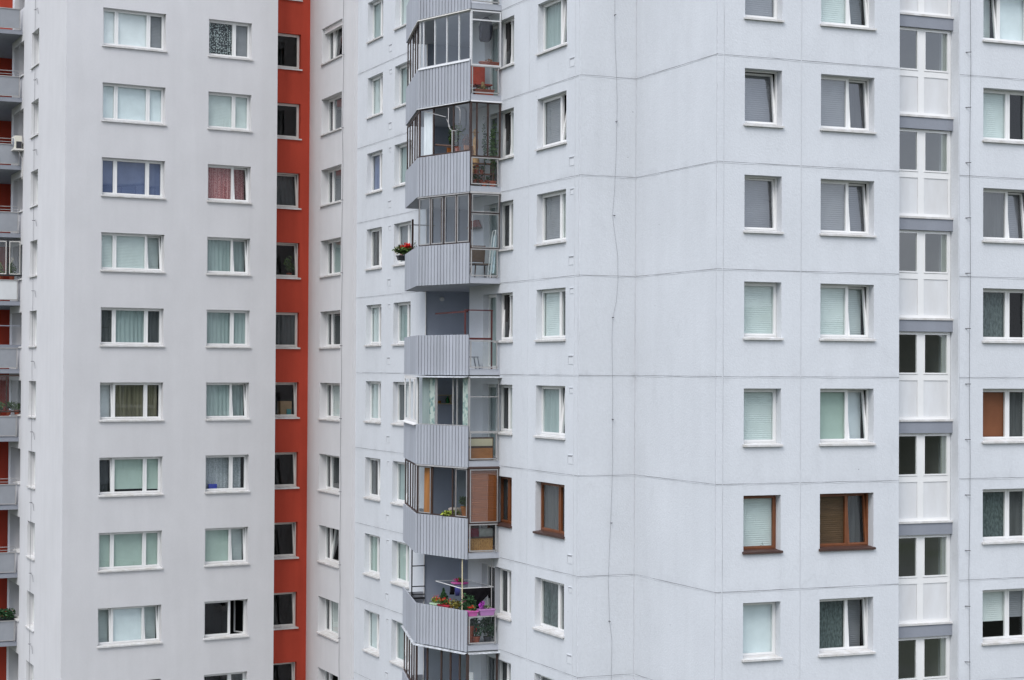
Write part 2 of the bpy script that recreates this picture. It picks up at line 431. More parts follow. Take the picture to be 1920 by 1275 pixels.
KIND = dict(w='s', p='b', g='s', t='f', k='f', v='b', b='s', r='f', l='f', L='f', n='b', o='s', y='f', c='f')
NAME = dict(s='blind', b='blind', f='curtain')
def window(parent, F, s0, s1, z0, z1, d, cuts, panes, fm=None, sm=None, sill=True, rooms=None, name='window', label=None, o=0.0, glass=None, sash=.052, outer=.045, deep=3.0, floor=.85, sill_to=None):
    """frame, sashes, glass, blinds and sill in an opening; cuts and panes run left to right as seen from outside.
    a pane is (content, state): state '' shut, 'T' tilted in at the top, 'O' swung open; content a letter, '' for nothing, or a tuple (letter, z fraction from, to)"""
    fm = fm or M_PVC; sm = sm or M_SILL; glass = glass or G_WIN
    w = s1 - s0; base = o - d
    zz = z0 + (.03 if sill else 0)
    def S(u): return s1 - u if F.flip else s0 + u
    fr = MB()
    def bar(mb, u0, u1, o0, o1, a, b, tf=None):
        pts = [(S(u), oo, z) for z in (a, b) for u, oo in ((u0, o0), (u1, o0), (u1, o1), (u0, o1))]
        if tf: pts = [tf(*q) for q in pts]
        mb.hexa([F.P(*q) for q in pts])
    f0, f1 = base - .07, base
    e = .003
    bar(fr, e, w - e, f0, f1, zz, zz + outer); bar(fr, e, w - e, f0, f1, z1 - outer, z1 - e)
    bar(fr, e, outer, f0, f1, zz + outer, z1 - outer); bar(fr, w - outer, w - e, f0, f1, zz + outer, z1 - outer)
    ed = [outer] + [c * w for c in cuts] + [w - outer]
    for c in ed[1:-1]: bar(fr, c - .022, c + .022, f0, f1, zz + outer, z1 - outer)
    win = fr.build(name, fm, parent)
    if label: win['label'] = label
    if rooms is not None: room(F, rooms, s0, s1, z0, z1, base - .075, deep, floor)
    for i, (cont, st) in enumerate(panes):
        a = ed[i] + (.022 if i else 0); b = ed[i + 1] - (.022 if i + 1 < len(ed) - 1 else 0)
        c, t = zz + outer, z1 - outer
        tf = None
        if st == 'T':
            an = R_(random.uniform(4.0, 8.5)); pv = base - .03
            tf = lambda s, oo, z, c=c, an=an, pv=pv: (s, pv + (oo - pv) * math.cos(an) - (z - c) * math.sin(an), c + (z - c) * math.cos(an) + (oo - pv) * math.sin(an) * .3)
        elif st == 'O':
            hs = S(b); an = R_(72)
            tf = lambda s, oo, z, hs=hs, an=an: (hs + (s - hs) * math.cos(an), oo - abs(s - hs) * math.sin(an), z)
        sh = MB(); q0, q1 = base - .06, base + .012
        bar(sh, a, b, q0, q1, c, c + sash, tf); bar(sh, a, b, q0, q1, t - sash, t, tf)
        bar(sh, a, a + sash, q0, q1, c + sash, t - sash, tf); bar(sh, b - sash, b, q0, q1, c + sash, t - sash, tf)
        so_ = sh.build('sash', fm, win)
        g = MB(); jj = [random.uniform(-.004, .004) for _ in range(4)]; go = base - .025
        pts = [(S(a + sash), go + jj[0], c + sash), (S(b - sash), go + jj[1], c + sash), (S(b - sash), go + jj[2], t - sash), (S(a + sash), go + jj[0] + jj[2] - jj[1], t - sash)]
        if tf: pts = [tf(*q) for q in pts]
        g.quad(*[F.P(*q) for q in pts]); g.build('pane', glass, win, recalc=False)
        if cont:
            l, zf, zt, uf, ut = cont if isinstance(cont, tuple) and len(cont) == 5 else ((*cont, 0, 1) if isinstance(cont, tuple) else (cont, 0, 1, 0, 1))
            m2 = MB(); kd = KIND[l]; back = base - (.34 if st else .26 if l == 'L' else .095)
            ua, ub = a + (b - a) * uf, a + (b - a) * ut
            ss = sorted((S(ua - .01), S(ub + .01)))
            drape(F, ss[0], ss[1], zz + .02 + (t - zz) * zf, zz + (t - zz) * zt + .02, back, kd, m2)
            m2.build(NAME[kd], C[l], win, smooth=(kd == 'f'), recalc=False)
    if sill:
        sl = MB(); zs = z0
        sa, sb = s0, s1
        if sill_to is not None: sb = sill_to
        P = F.P
        sl.hexa([P(sa + .004, base + .001, zs - .0), P(sb - .004, base + .001, zs), P(sb - .004, o + .004, zs - .0), P(sa + .004, o + .004, zs),
                 P(sa + .004, base + .001, zs + .045), P(sb - .004, base + .001, zs + .045), P(sb - .004, o + .004, zs + .022), P(sa + .004, o + .004, zs + .022)])
        a, b = sa - .035, sb + .035
        sl.hexa([P(a, o + .003, zs - .035), P(b, o + .003, zs - .035), P(b, o + .07, zs - .045), P(a, o + .07, zs - .045),
                 P(a, o + .003, zs + .021), P(b, o + .003, zs + .021), P(b, o + .07, zs + .008), P(a, o + .07, zs + .008)])
        sl.build('sill', sm, win)
    return win

def strip(F, parent, name, m, x0, x1, c, vert, top, hgt, o1):
    """one connected strip of uneven thickness along a joint; top and hgt are functions of the step"""
    mb = MB(); x = x0; xs = [x0]
    while x < x1 - 1e-3: x = min(x1, x + random.uniform(.2, .7)); xs.append(x)
    for x in xs:
        t = top(); h = hgt()
        for z, o in ((t, .001), (t, o1), (t - h, o1), (t - h, .001)): mb.v.append(F.P(c + z, o, x) if vert else F.P(x, o, c + z))
    for i in range(len(xs) - 1):
        q = 4 * i
        for j in range(4): k = (j + 1) % 4; mb.f.append((q + j, q + k, q + 4 + k, q + 4 + j))
    mb.build(name, m, parent)

def joints(F, segs, parent, vert=False, lip=True):
    """sealed panel joints: a thin uneven dark line with a bead below it"""
    u = random.uniform
    for x0, x1, c in segs:                   # horizontal: s from x0 to x1 at z = c; vertical: z from x0 to x1 at s = c
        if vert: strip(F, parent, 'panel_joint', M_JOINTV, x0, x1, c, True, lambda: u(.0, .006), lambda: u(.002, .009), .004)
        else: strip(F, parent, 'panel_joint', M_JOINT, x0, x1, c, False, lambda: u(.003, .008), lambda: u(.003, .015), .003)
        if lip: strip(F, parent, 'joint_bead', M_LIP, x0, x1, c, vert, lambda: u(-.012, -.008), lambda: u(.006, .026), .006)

# ------------------------------------------------------------------ plan (metres, camera at the origin looking along +Y)
YW, YG, YL = .4027, .552245, .4311
dA, dD = Vector((-math.sin(YW), math.cos(YW))), Vector((math.cos(YW), math.sin(YW)))
gD = Vector((math.cos(YG), math.sin(YG))); gB = Vector((-math.sin(YG), math.cos(YG)))
lD = Vector((-math.sin(YL), math.cos(YL)))
pAB = Vector((1.874, 52.473)); pBC = pAB + dD * 1.755; pCD = pBC - dA * 4.65
FA = Fac(pAB, dA, -dD, flip=True)
FB = Fac(pAB, dD, -dA)
FC = Fac(pCD, dA, -dD, flip=True)
FD = Fac(pCD, dD, -dA)
FS = Fac(Vector((12.319, 52.055)) + dA * .35, dD, -dA)
FR = Fac((12.319, 52.055), dD, -dA)
FG = Fac((-13.216, 71.35), gD, -gB)
FQ = Fac((-8.561, 75.654), gD, -gB)          # the red recess
pL = Vector((-16.491, 69.332))
FL = Fac(pL, lD, (-lD.y, lD.x), flip=True)
FE = FA
Z0, ZG, ZJ = -.17, 2.215, -.275              # white floor joint, grey window head, grey floor line
ZB, ZT = -H, 21.0                            # ground and roof lines, from the camera

# ------------------------------------------------------------------ ground and hills
g = MB(); g.quad((-2500, -2500, 0), (2500, -2500, 0), (2500, 2500, 0), (-2500, 2500, 0))
tag(g.build('ground', mat('ground_mix', (.075, .085, .05), .95, .1, vscale=.03, col2=(.11, .11, .10))), kind='structure')
hl = MB(); n = 160; rows = 7
def ridge(a):
    return 58 + 13 * math.sin(a * 3 + 1) + 9 * math.sin(a * 7 + 2) + 5 * math.sin(a * 17) + 3 * math.sin(a * 41)
for j in range(rows):
    for i in range(n):
        a = 2 * math.pi * i / n; r = 420 + 45 * j
        h = ridge(a) * (1.0 if j else 0) * (.35 + .65 * min(1, j / 4)) if j < 6 else 0
        hl.v.append(Vector((r * math.cos(a), 60 + r * math.sin(a), max(0, h + (random.uniform(-3, 3) if 0 < j < 6 else 0)) - .5)))
for j in range(rows - 1):
    for i in range(n):
        k = (i + 1) % n; hl.f.append((j * n + i, j * n + k, (j + 1) * n + k, (j + 1) * n + i))
tag(hl.build('hills', mat('wooded_slope', (.030, .034, .024), .95, .1, vscale=.05, col2=(.06, .06, .045)), smooth=True), kind='structure')

# ------------------------------------------------------------------ the two buildings
WB = empty('white_apartment_building', (pCD.x, pCD.y, 0), 'white panel-built apartment tower with grey stacked balconies and a stepped corner', 'apartment building')
GB = empty('grey_apartment_building', (-13.2, 71.3, 0), 'pale grey rendered apartment tower with a red recessed window strip', 'apartment building')
wroom, groom, sroom = MB(), MB(), MB()
def zw(k): return Z0 + 2.8 * k               # white floor joint
WLO, WHI = 1.01, 2.49                        # window sill and head above the joint

# ---- white tower: outer skin
KA = range(-5, 5); KD = range(-3, 4)
ops = []
NICHE = (8.27, 12.27)
for k in KA:
    z = zw(k)
    ops += [(16.84, 18.55, z + WLO, z + WHI, .18), (13.75, 15.53, z + WLO, z + WHI, .18), (.93, 2.97, z + WLO, z + WHI, .18),
            (4.74, 6.03, z + WLO, z + WHI, .18), (6.03, 7.10, z + .17, z + WHI, .18)]
ops.append((NICHE[0], NICHE[1], zw(-6), zw(6), 0))
w = MB(); wall(FA, 0, 19.72, ZB, ZT, ops, w)
wall(FB, 0, 1.755, ZB, ZT, [], w); wall(FC, 0, 4.65, ZB, ZT, [], w)
ops = []
for k in KD: ops += [(.82, 1.95, zw(k) + WLO, zw(k) + WHI, .25), (3.15, 4.84, zw(k) + WLO, zw(k) + WHI, .25)]
wall(FD, 0, 5.65, ZB, ZT, ops, w)
pe = FD.xy(5.65); ps = FD.xy(5.65, -.52)
w.quad((pe.x, pe.y, 0), (ps.x, ps.y, 0), (ps.x, ps.y, ZT + H), (pe.x, pe.y, ZT + H))
wall(FR, .03, 12.0, ZB, ZT, [(.86, 2.55, zw(k) + WLO, zw(k) + WHI, .25) for k in KD], w)
a, b = FR.xy(.03), FR.xy(.03, -.9)
w.quad((a.x, a.y, 0), (b.x, b.y, 0), (b.x, b.y, ZT + H), (a.x, a.y, ZT + H))
w.build('wall', W_WHITE, WB)
# stair strip back plane above and below its glazing, hidden ends, roof
w = MB(); FS.quad(w, -2.15, .03, 0, ZB, zw(-4) + 1.5); FS.quad(w, -2.15, .03, 0, zw(4) + 1.58, ZT)
RE, AF = FR.xy(12.0), FA.xy(19.72)
far = [RE + dA * 16, AF + dD * 14 + dA * 8, AF + dD * 2 + dA * 3]
chain = [RE] + far + [AF]
for p, q in zip(chain[:-1], chain[1:]): w.quad((p.x, p.y, 0), (q.x, q.y, 0), (q.x, q.y, ZT + H), (p.x, p.y, ZT + H))
w.build('rear_wall', W_WHITE, WB)
w = MB(); pts = [FA.xy(19.72), FA.xy(0), pBC, pCD, FD.xy(5.65), ps, FR.xy(.03, -.35), FR.xy(.03), RE] + far
w.quad(*[(p.x, p.y, ZT + H) for p in pts]); w.build('roof', M_ROOF, WB)
# joints
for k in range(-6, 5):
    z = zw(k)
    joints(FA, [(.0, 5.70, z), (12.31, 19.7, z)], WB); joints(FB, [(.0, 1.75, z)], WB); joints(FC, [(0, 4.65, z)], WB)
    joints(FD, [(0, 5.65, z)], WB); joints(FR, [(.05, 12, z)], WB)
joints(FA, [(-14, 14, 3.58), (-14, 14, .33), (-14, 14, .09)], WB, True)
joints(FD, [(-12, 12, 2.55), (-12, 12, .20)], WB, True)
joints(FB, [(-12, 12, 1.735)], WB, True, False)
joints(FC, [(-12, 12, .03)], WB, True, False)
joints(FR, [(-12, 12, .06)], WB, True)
# vents
for k in range(-5, 5):
    for s in (.40, 15.86, ):
        for dz, hh in ((.31, .27), (2.30, .17)):
            if hh < .2 and random.random() < .25: continue
            v = MB(); z = zw(k) + dz; ww = .30 if hh > .2 else .22; s1 = s + ww
            FA.box(v, s, s1, .001, .010, z, z + hh * .88); FA.box(v, s - .01, s1 + .01, .001, .022, z + hh * .88, z + hh * .94)
            vo = v.build('vent_cover', M_LIP, WB)
            v2 = MB(); FA.box(v2, s + .01, s1 - .01, .011, .013, z + hh * .72, z + hh * .86); FA.box(v2, s1 - .018, s1 - .004, .011, .013, z + .02, z + hh * .7)  # flat grey strips: painted shade under the lip and down one edge
            v2.build('shade_strip', M_VSHADE, vo)

# ---- white tower: windows
Ap = {4: ('t', 'v'), 3: ('p', 'k'), 2: ('b', 'v'), 1: ('k', 'v'), 0: ('p', ''), -1: ('p', 'v'), -2: ('k', ''), -3: ('g', 'v'), -4: ('p', 'k'), -5: ('p', '')}
Aq = {4: 'p', 3: 't', 2: 't', 1: 'v', 0: 't', -1: 'k', -2: 't', -3: 'g', -4: 't', -5: 'p'}
As = {4: ('p', 'v'), 3: ('t', 'k'), 2: ('v', 'k'), 1: ('v', 'p'), 0: ('p', 'k'), -1: ('t', 't'), -2: ('k', ''), -3: ('c', 'k'), -4: ('k', ''), -5: ('k', '')}
Atilt = {('p', 3): 1, ('p', 1): 1, ('p', -4): 1, ('s', 3): 1, ('s', 2): 1, ('s', -1): 1, ('p', -2): 1}
for k in KA:
    z = zw(k); a, b = z + WLO, z + WHI
    br = k == -2
    l, r = Ap[k]
    window(WB, FA, 16.84, 18.55, a, b, .18, [.60], [(l, ''), (r, 'T' if ('p', k) in Atilt else '')], rooms=wroom, glass=G_TEAL if l in 'pgt' else G_WIN)
    window(WB, FA, 13.75, 15.53, a, b, .18, [.60], [(Aq[k], ''), (Aq[k] if k % 2 else '', '')], rooms=wroom, glass=G_TEAL)
    l, r = As[k]
    fm, sm = (M_BROWN, M_BRSILL) if br else (M_PVC, M_SILL)
    window(WB, FA, .93, 2.97, a, b, .18, [.66], [(l, ''), (r, 'T' if ('s', k) in Atilt else '')], fm, sm, rooms=wroom, glass=G_TEAL if l in 'pt' else G_WIN,
           label='brown timber window with dark sill on the left-facing wall' if br else None)
    # balcony window and door side by side
    c = {3: ('k', 'T'), 2: ('t', 'T'), 1: ('k', ''), 0: ('k', 'T'), -1: ('k', ''), -2: ('', ''), -3: ('', ''), -4: ('k', ''), 4: ('k', ''), -5: ('', '')}[k]
    r = {2: 't', 0: 'k', -1: 't'}.get(k, 'k' if k not in (-2, -3) else '')
    pn = [c, (r, '')]
    if k == 2: pn = [('', 'T'), ('t', '')]
    window(WB, FA, 4.74, 6.03, a, b, .18, [.52], pn, fm, sm, rooms=wroom, name='balcony_window')
    dk = {0: 't', -1: 't', 1: 't', 3: 't', 2: 'k', -2: '', -3: '', -4: 'k', 4: 'k', -5: ''}[k]
    window(WB, FA, 6.03, 7.10, z + .17, b, .18, [], [(dk, '')], fm, sm, sill=False, rooms=wroom, name='balcony_door', floor=.02)
Dt = {3: ('v', ''), 2: ('v', 'T'), 1: ('v', 'T'), 0: ('p', ''), -1: ('t2', ''), -2: ('p', ''), -3: ('w', '')}
Du = {3: (('p', ''), ('v', 'T')), 2: (('v', ''), ('k', 'T')), 1: (('v', ''), ('v', 'T')), 0: (('p', ''), ('p', 'T')), -1: (('g', ''), ('w', 'T')),
      -2: (('n', ''), ('k', 'T')), -3: (('c', ''), ('v', 'T'))}
Rv = {3: (('p', 'T'), ('w', '')), 2: (('p', ''), ('', '')), 1: (('k', ''), ('v', 'T')), 0: (('c', ''), ('', '')), -1: (('o', '', ), ('k', '')), -2: (('c', ''), ('k', '')), -3: (('p', .36, 1), ('v', .4, 1))}
for k in KD:
    a, b = zw(k) + WLO, zw(k) + WHI; br = k == -2
    fm, sm = (M_BROWN, M_BRSILL) if br else (M_PVC, M_SILL)
    c, st = Dt[k]; c = 'p' if c == 't2' else c
    window(WB, FD, .82, 1.95, a, b, .25, [], [(c, st)], fm, sm, rooms=wroom, glass=G_TEAL if c in 'pw' else G_SKY, label='brown timber single window with pale blind' if br else None)
    window(WB, FD, 3.15, 4.84, a, b, .25, [.60], list(Du[k]), fm, sm, rooms=wroom, glass=G_TEAL if Du[k][0][0] in 'pg' else G_SKY if k > 0 else G_WIN, label='brown timber double window with brown blind' if br else None)
    pn = Rv[k]
    if k == -3: pn = ((('p', .36, 1.0), ''), (('v', .42, 1.0), ''))
    if k == -1: pn = ((('o', .05, 1.0), ''), ('k', ''))
    window(WB, FR, .86, 2.55, a, b, .25, [.60] if k != 3 else [.40], list(pn), rooms=wroom, glass=G_TEAL if k in (3, 2) else G_SKY if k > 0 else G_WIN)
# stair glazing: ledge, white infill panels, two panes, slate band, storey by storey
for k in range(-4, 4):
    zb = zw(k) + 1.58; fr = MB(); B = lambda s0, s1, o0, o1, a, b: FS.box(fr, s0, s1, o0, o1, zb + a, zb + b)
    sL, sR = -2.12, .018
    B(sL, sR, -.06, .0, 0.0, .14); B(sL, sR, -.06, .0, 1.13, 1.29); B(sL, sR, -.06, .0, 2.43, 2.475)
    
    for q0, q1 in ((.14, 1.13), (1.29, 2.43)): B(sL, sL + .09, -.06, .0, q0, q1); B(sR - .085, sR, -.06, .0, q0, q1); B(-1.07, -.87, -.06, .0, q0, q1)
    for u0, u1 in ((sL + .09, -1.07), (-.87, sR - .085)):
        B(u0, u1, -.055, .012, 1.30, 1.345); B(u0, u1, -.055, .012, 2.395, 2.43); B(u0, u0 + .035, -.055, .012, 1.345, 2.395); B(u1 - .035, u1, -.055, .012, 1.345, 2.395)
    st = fr.build('stair_window', M_PVC, WB)
    for u0, u1 in ((sL + .09, -1.07), (-.87, sR - .085)):
        p = MB(); FS.box(p, u0 + .004, u1 - .004, -.04, -.018, zb + .142, zb + 1.128); p.build('infill_panel', M_PANEL, st)
        p = MB(); jj = random.uniform(-.004, .004); P = FS.P
        p.quad(P(u0 + .03, -.02 + jj, zb + 1.34), P(u1 - .03, -.02 - jj, zb + 1.34), P(u1 - .03, -.02, zb + 2.40), P(u0 + .03, -.02 + 2 * jj, zb + 2.40)); p.build('pane', G_STAIR, st, recalc=False)
    p = MB(); FS.box(p, sL, .10, .001, .13, zb - .0, zb + .055); p.build('ledge', M_SILL, st)
    p = MB(); FS.box(p, sL - .02, .09, -.06, .10, zb - .32, zb - .002); p.build('floor_band', W_BAND, WB)
    room(FS, sroom, sL + .28, sR - .28, zb + 1.3, zb + 2.45, -.065, 2.6, 1.1)

# ---- balconies
RC, KN, EN = (5.72, 1.02), (8.18, 1.78), (12.30, .70)
def balcony(parent, F, z, ds, side, k):
    """slab, grooved front, plain angled end and glazed side panel of one storey; z is the storey joint"""
    rc, kn, en = (RC[0] + ds, RC[1]), (KN[0] + ds, KN[1]), (EN[0] + ds, EN[1])
    nz_ = (NICHE[0] + ds, NICHE[1] + ds)
    sl = MB(); pts = [(rc[0], .003), rc, kn, en, (en[0], .003), (nz_[1] - .01, .003), (nz_[1] - .01, -1.68), (nz_[0] + .01, -1.68), (nz_[0] + .01, .003)]
    sl.prism([F.xy(*p) for p in pts], z - .02 + H, z + .155 + H)
    bal = sl.build('balcony', W_SLAB if parent is WB else W_BAND, parent)
    f = F.sub(rc, kn); m = MB(); top, bot = z + 1.21, z - .03
    f.box(m, -.02, f.len, .004, .018, bot, top); m.build('panel_backing', M_GAP, bal); m = MB()
    f.box(m, -.02, f.len, .019, .024, top - .03, top - .002); f.box(m, -.02, f.len, .019, .024, bot + .002, bot + .03)
    x = .13
    while x < f.len - .03:
        y = min(f.len, x + .123); f.box(m, x, y, .022, .050, bot, top - .004 + random.uniform(-.004, .003)); x = y + .034
    f.box(m, -.02, .103, .022, .050, bot, top - .004)
    m.build('front_panel', W_PAR, bal)
    f2 = F.sub(kn, en); m = MB(); f2.box(m, 0, f2.len, .004, .044, bot, top); m.build('end_panel', W_PAR, bal)
    f4 = F.sub(en, (en[0], .02)); m = MB(); f4.box(m, 0, f4.len, -.02, .02, bot, top - .18); m.build('end_panel', W_PAR, bal)
    f3 = F.sub((rc[0], 0), rc); n3 = f3.len
    m = MB(); f3.box(m, .08, n3 - .03, .004, .034, z + .20, z + .235); f3.box(m, .06, n3 - .03, .0, .045, z + 1.0, z + 1.035)
    f3.box(m, .10, .135, .004, .034, z + .16, z + 1.0); f3.box(m, n3 - .065, n3 - .03, .004, .034, z + .235, z + 1.0)
    m.build('side_rail', M_STEEL, bal)
    m = MB(); f3.quad(m, .12, n3 - .05, .018, z + .215, z + 1.01); m.build('side_pane', side, bal, recalc=False)
    return bal, f3, f, f2

def glaze(bal, f, a, b, z0, z1, cuts, fm, bw=.035, panes=None, o=.0, dep=.04, rails=()):
    """balcony glazing along f from a to b: posts, rails and panes; panes is a string of g (glass) and _ (open)"""
    ed = [a] + [a + (b - a) * c for c in cuts] + [b]; m = MB()
    for i, e in enumerate(ed): f.box(m, e - bw / 2, e + bw / 2, o - dep, o, z0, z1)
    f.box(m, a, b, o - dep + .002, o - .002, z0, z0 + bw); f.box(m, a, b, o - dep + .002, o - .002, z1 - bw, z1)
    for r in rails: f.box(m, a, b, o - dep + .002, o - .002, r, r + bw)
    m.build('glazing_frame', fm, bal)
    for i in range(len(ed) - 1):
        if panes and panes[i] == '_': continue
        g_ = MB(); j = random.uniform(-.006, .006)
        P = f.P; u, v = ed[i] + bw / 2, ed[i + 1] - bw / 2
        g_.quad(P(u, o - .02 + j, z0 + .02), P(v, o - .02 - j, z0 + .02), P(v, o - .02, z1 - .02), P(u, o - .02 + 2 * j, z1 - .02))
        g_.build('glazing_pane', G_BALC, bal, recalc=False)

def edge_frame(bal, f, s0, s1, z0, z1, o0, o1, w, m=None):
    mb = MB(); st = 0                        # a closed rectangular edging
    for o in (o0, o1):
        for d in (0, w):
            for s, z in ((s0 + d, z0 + d), (s1 - d, z0 + d), (s1 - d, z1 - d), (s0 + d, z1 - d)): mb.v.append(f.P(s, o, z))
    for i in range(4):
        j = (i + 1) % 4
        for a, b in ((0, 4), (8, 12), (0, 8), (4, 12)): mb.f.append((a + i, a + j, b + j, b + i))
    mb.build('sash_edge', m or M_STEEL, bal)

# niche lining shared by all storeys
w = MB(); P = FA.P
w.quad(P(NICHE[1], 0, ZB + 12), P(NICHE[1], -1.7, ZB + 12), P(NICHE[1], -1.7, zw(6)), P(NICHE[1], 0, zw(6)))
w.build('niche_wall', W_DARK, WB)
w = MB(); w.quad(P(NICHE[0], -1.7, zw(-6)), P(NICHE[1], -1.7, zw(-6)), P(NICHE[1], -1.7, zw(6)), P(NICHE[0], -1.7, zw(6)))
w.quad(P(NICHE[0], 0, zw(-6)), P(NICHE[0], -1.7, zw(-6)), P(NICHE[0], -1.7, zw(6)), P(NICHE[0], 0, zw(6)))
w.build('niche_wall', W_WHITE, WB)
w = MB(); FA.box(w, NICHE[1] - .06, NICHE[1] + .0, .002, .012, ZB + 12, zw(6)); w.build('corner_trim', M_PVCOLD, WB)

BAL = {}
for k in range(-5, 5):
    BAL[k] = balcony(WB, FA, zw(k), 0, G_SIDE, k)
def drip(bal, f, z, m, a=0, b=None, o0=.0, o1=.08, h=.035):
    d = MB(); P = f.P; b = f.len if b is None else b
    d.hexa([P(a, o0, z), P(b, o0, z), P(b, o1, z - .03), P(a, o1, z - .03), P(a, o0, z + h), P(b, o0, z + h), P(b, o1, z - .03 + h * .6), P(a, o1, z - .03 + h * .6)])
    d.build('drip_strip', m, bal)
# storey by storey glazing
def enclosure(k, fm, cuts, panes, sidecuts, siderails, end=True, bw=.035, sidefm=None, endm=None, endp='g_g_g'):
    bal, f3, f, f2 = BAL[k]; z = zw(k); a, b = z + 1.215, z + 2.735
    glaze(bal, f, .03, f.len - .02, a, b, cuts, fm, bw, panes)
    glaze(bal, f3, .05, f3.len - .02, z + 1.04, b, sidecuts, sidefm or fm, bw, None, .03, rails=[z + r for r in siderails])
    if end: glaze(bal, f2, .05, f2.len - .05, a, b, (.18, .36, .56, .78), endm or fm, bw * 1.3, endp)
    return bal, f3, f, f2
# k=3: white frames
bal, f3, f, f2 = enclosure(3, M_ALU, (.22, .46, .70, .93), 'ggg_g', (), (2.42,), True, .042, endm=M_DKBR, endp='_g_g_')
drip(bal, f, zw(3) + 2.745, M_PVCOLD); drip(bal, f2, zw(3) + 2.745, M_PVCOLD, b=3.0); drip(bal, f, zw(3) + 1.19, M_ALU, o0=.03, o1=.075)
# k=2: dark brown frames
bal, f3, f, f2 = enclosure(2, M_DKBR, (.32, .72), 'g_g', (.42, .80), (), True, .05, endp='g_g_g')
drip(bal, f, zw(2) + 2.75, M_ALU, o1=.10, h=.028); drip(bal, f3, zw(2) + 2.75, M_ALU, o1=.08, h=.028)
m = MB(); drape(f, 2.02, 2.46, zw(2) + 1.25, zw(2) + 2.65, -.12, 'f', m); m.build('curtain', C['w'], bal, smooth=True, recalc=False)
# k=1: thin frames, sliding panes
bal, f3, f, f2 = enclosure(1, M_DKBR, (.25, .27, .50, .55, .74, .76), 'ggggggg', (), (2.12,), False, .028)
drip(bal, f, zw(1) + 2.75, M_STEEL, o1=.05); drip(bal, f3, zw(1) + 2.75, M_STEEL, o1=.05)
for s0, s1, a, b in ((.66, 1.22, 0, 0), (1.34, 1.90, 0, 0), (.04, .60, 0, 0), (1.96, 2.52, 0, 0)):
    z = zw(1)
    edge_frame(bal, f, s0, s1, z + 1.25, z + 2.70, .002, .012, .03)
for a, b in ((1.07, 2.10), (2.16, 2.70)): edge_frame(bal, f3, .07, f3.len - .06, zw(1) + a, zw(1) + b, .032, .042, .022)
# k=-1: white end sashes, curtains, weathered canopy
bal, f3, f, f2 = enclosure(-1, M_STEEL, (.22, .30, .62, .64), 'gg_gg', (), (2.10,), False, .028, sidefm=M_STEEL)
glaze(bal, f2, .03, f2.len - .05, zw(-1) + 1.22, zw(-1) + 2.735, (.20, .24, .56, .60), M_PVC, .11, 'ggggg', o=.03)
drip(bal, f2, zw(-1) + 1.21, M_PVC, o0=.02, o1=.13)
drip(bal, f, zw(-1) + 2.72, M_ZINC, o1=.20, h=.02); drip(bal, f3, zw(-1) + 2.72, M_ZINC, o1=.18, h=.02)
LEAFC = patternmat('curtain_leaf_print', (.26, .38, .36), (.62, .68, .62), 7, kind='noise', thr=(.42, .52), stretch=(1, 1, .8))
for s0, s1 in ((.06, .42), (1.80, 2.10)):
    m = MB(); drape(f, s0, s1, zw(-1) + 1.23, zw(-1) + 2.68, -.10, 'f', m); m.build('curtain', LEAFC, bal, smooth=True, recalc=False)
m = MB(); drape(f, 2.10, 2.46, zw(-1) + 1.23, zw(-1) + 2.68, -.10, 'f', m); m.build('curtain', C['t'], bal, smooth=True, recalc=False)
# k=-2: dark brown frames, orange curtain, bamboo blind
bal, f3, f, f2 = enclosure(-2, M_DKBR, (.24, .30, .70, .74), 'gg_gg', (), (), True, .04, endp='gg_gg')
drip(bal, f, zw(-2) + 2.75, M_STEEL, o1=.06); drip(bal, f3, zw(-2) + 2.75, M_DKBR, o1=.05)
for s0, s1 in ((.06, .60), (1.86, 2.46)): edge_frame(bal, f, s0, s1, zw(-2) + 1.25, zw(-2) + 2.70, .002, .014, .026)
edge_frame(bal, f3, .06, f3.len - .04, zw(-2) + 1.08, zw(-2) + 2.70, .032, .044, .028)
m = MB(); drape(f, 1.95, 2.38, zw(-2) + 1.24, zw(-2) + 2.66, -.14, 'f', m); m.build('curtain', mat('curtain_orange', (.50, .20, .06), .9, .1, var=.35, vscale=6, stretch=(3, 3, .1)), bal, smooth=True, recalc=False)
m = MB(); drape(f3, .06, f3.len - .05, zw(-2) + 1.08, zw(-2) + 2.70, -.05, 'b', m); m.build('bamboo_blind', mat('bamboo_blind', (.26, .085, .028), .8, .2, var=.3, vscale=3, stretch=(.5, .5, 16)), bal, recalc=False)
# k=-4 and -5: dark brown frames; k=4: light frames, out of the picture but for the panel
bal, f3, f, f2 = enclosure(-4, M_DKBR, (.14, .32, .50, .78), 'g_gg_', (), (), True, .06, endp='g_g_g')
drip(bal, f, zw(-4) + 2.72, M_ZINC, o1=.12, h=.02); drip(bal, f3, zw(-4) + 2.72, M_ZINC, o1=.14, h=.02); drip(bal, f2, zw(-4) + 2.72, M_ZINC, o1=.10, h=.02)
# wall lamps in the open niches
for k in (0, -3):
    m = MB(); c = P(NICHE[1] - .03, -.58, zw(k) + 2.53); d3 = Vector((-dA.x, -dA.y, 0))
    m.tube([c + d3 * -.03, c + d3 * .05, c + d3 * .075], [.075, .075, .045], 12); m.build('wall_lamp', M_PVC, WB)

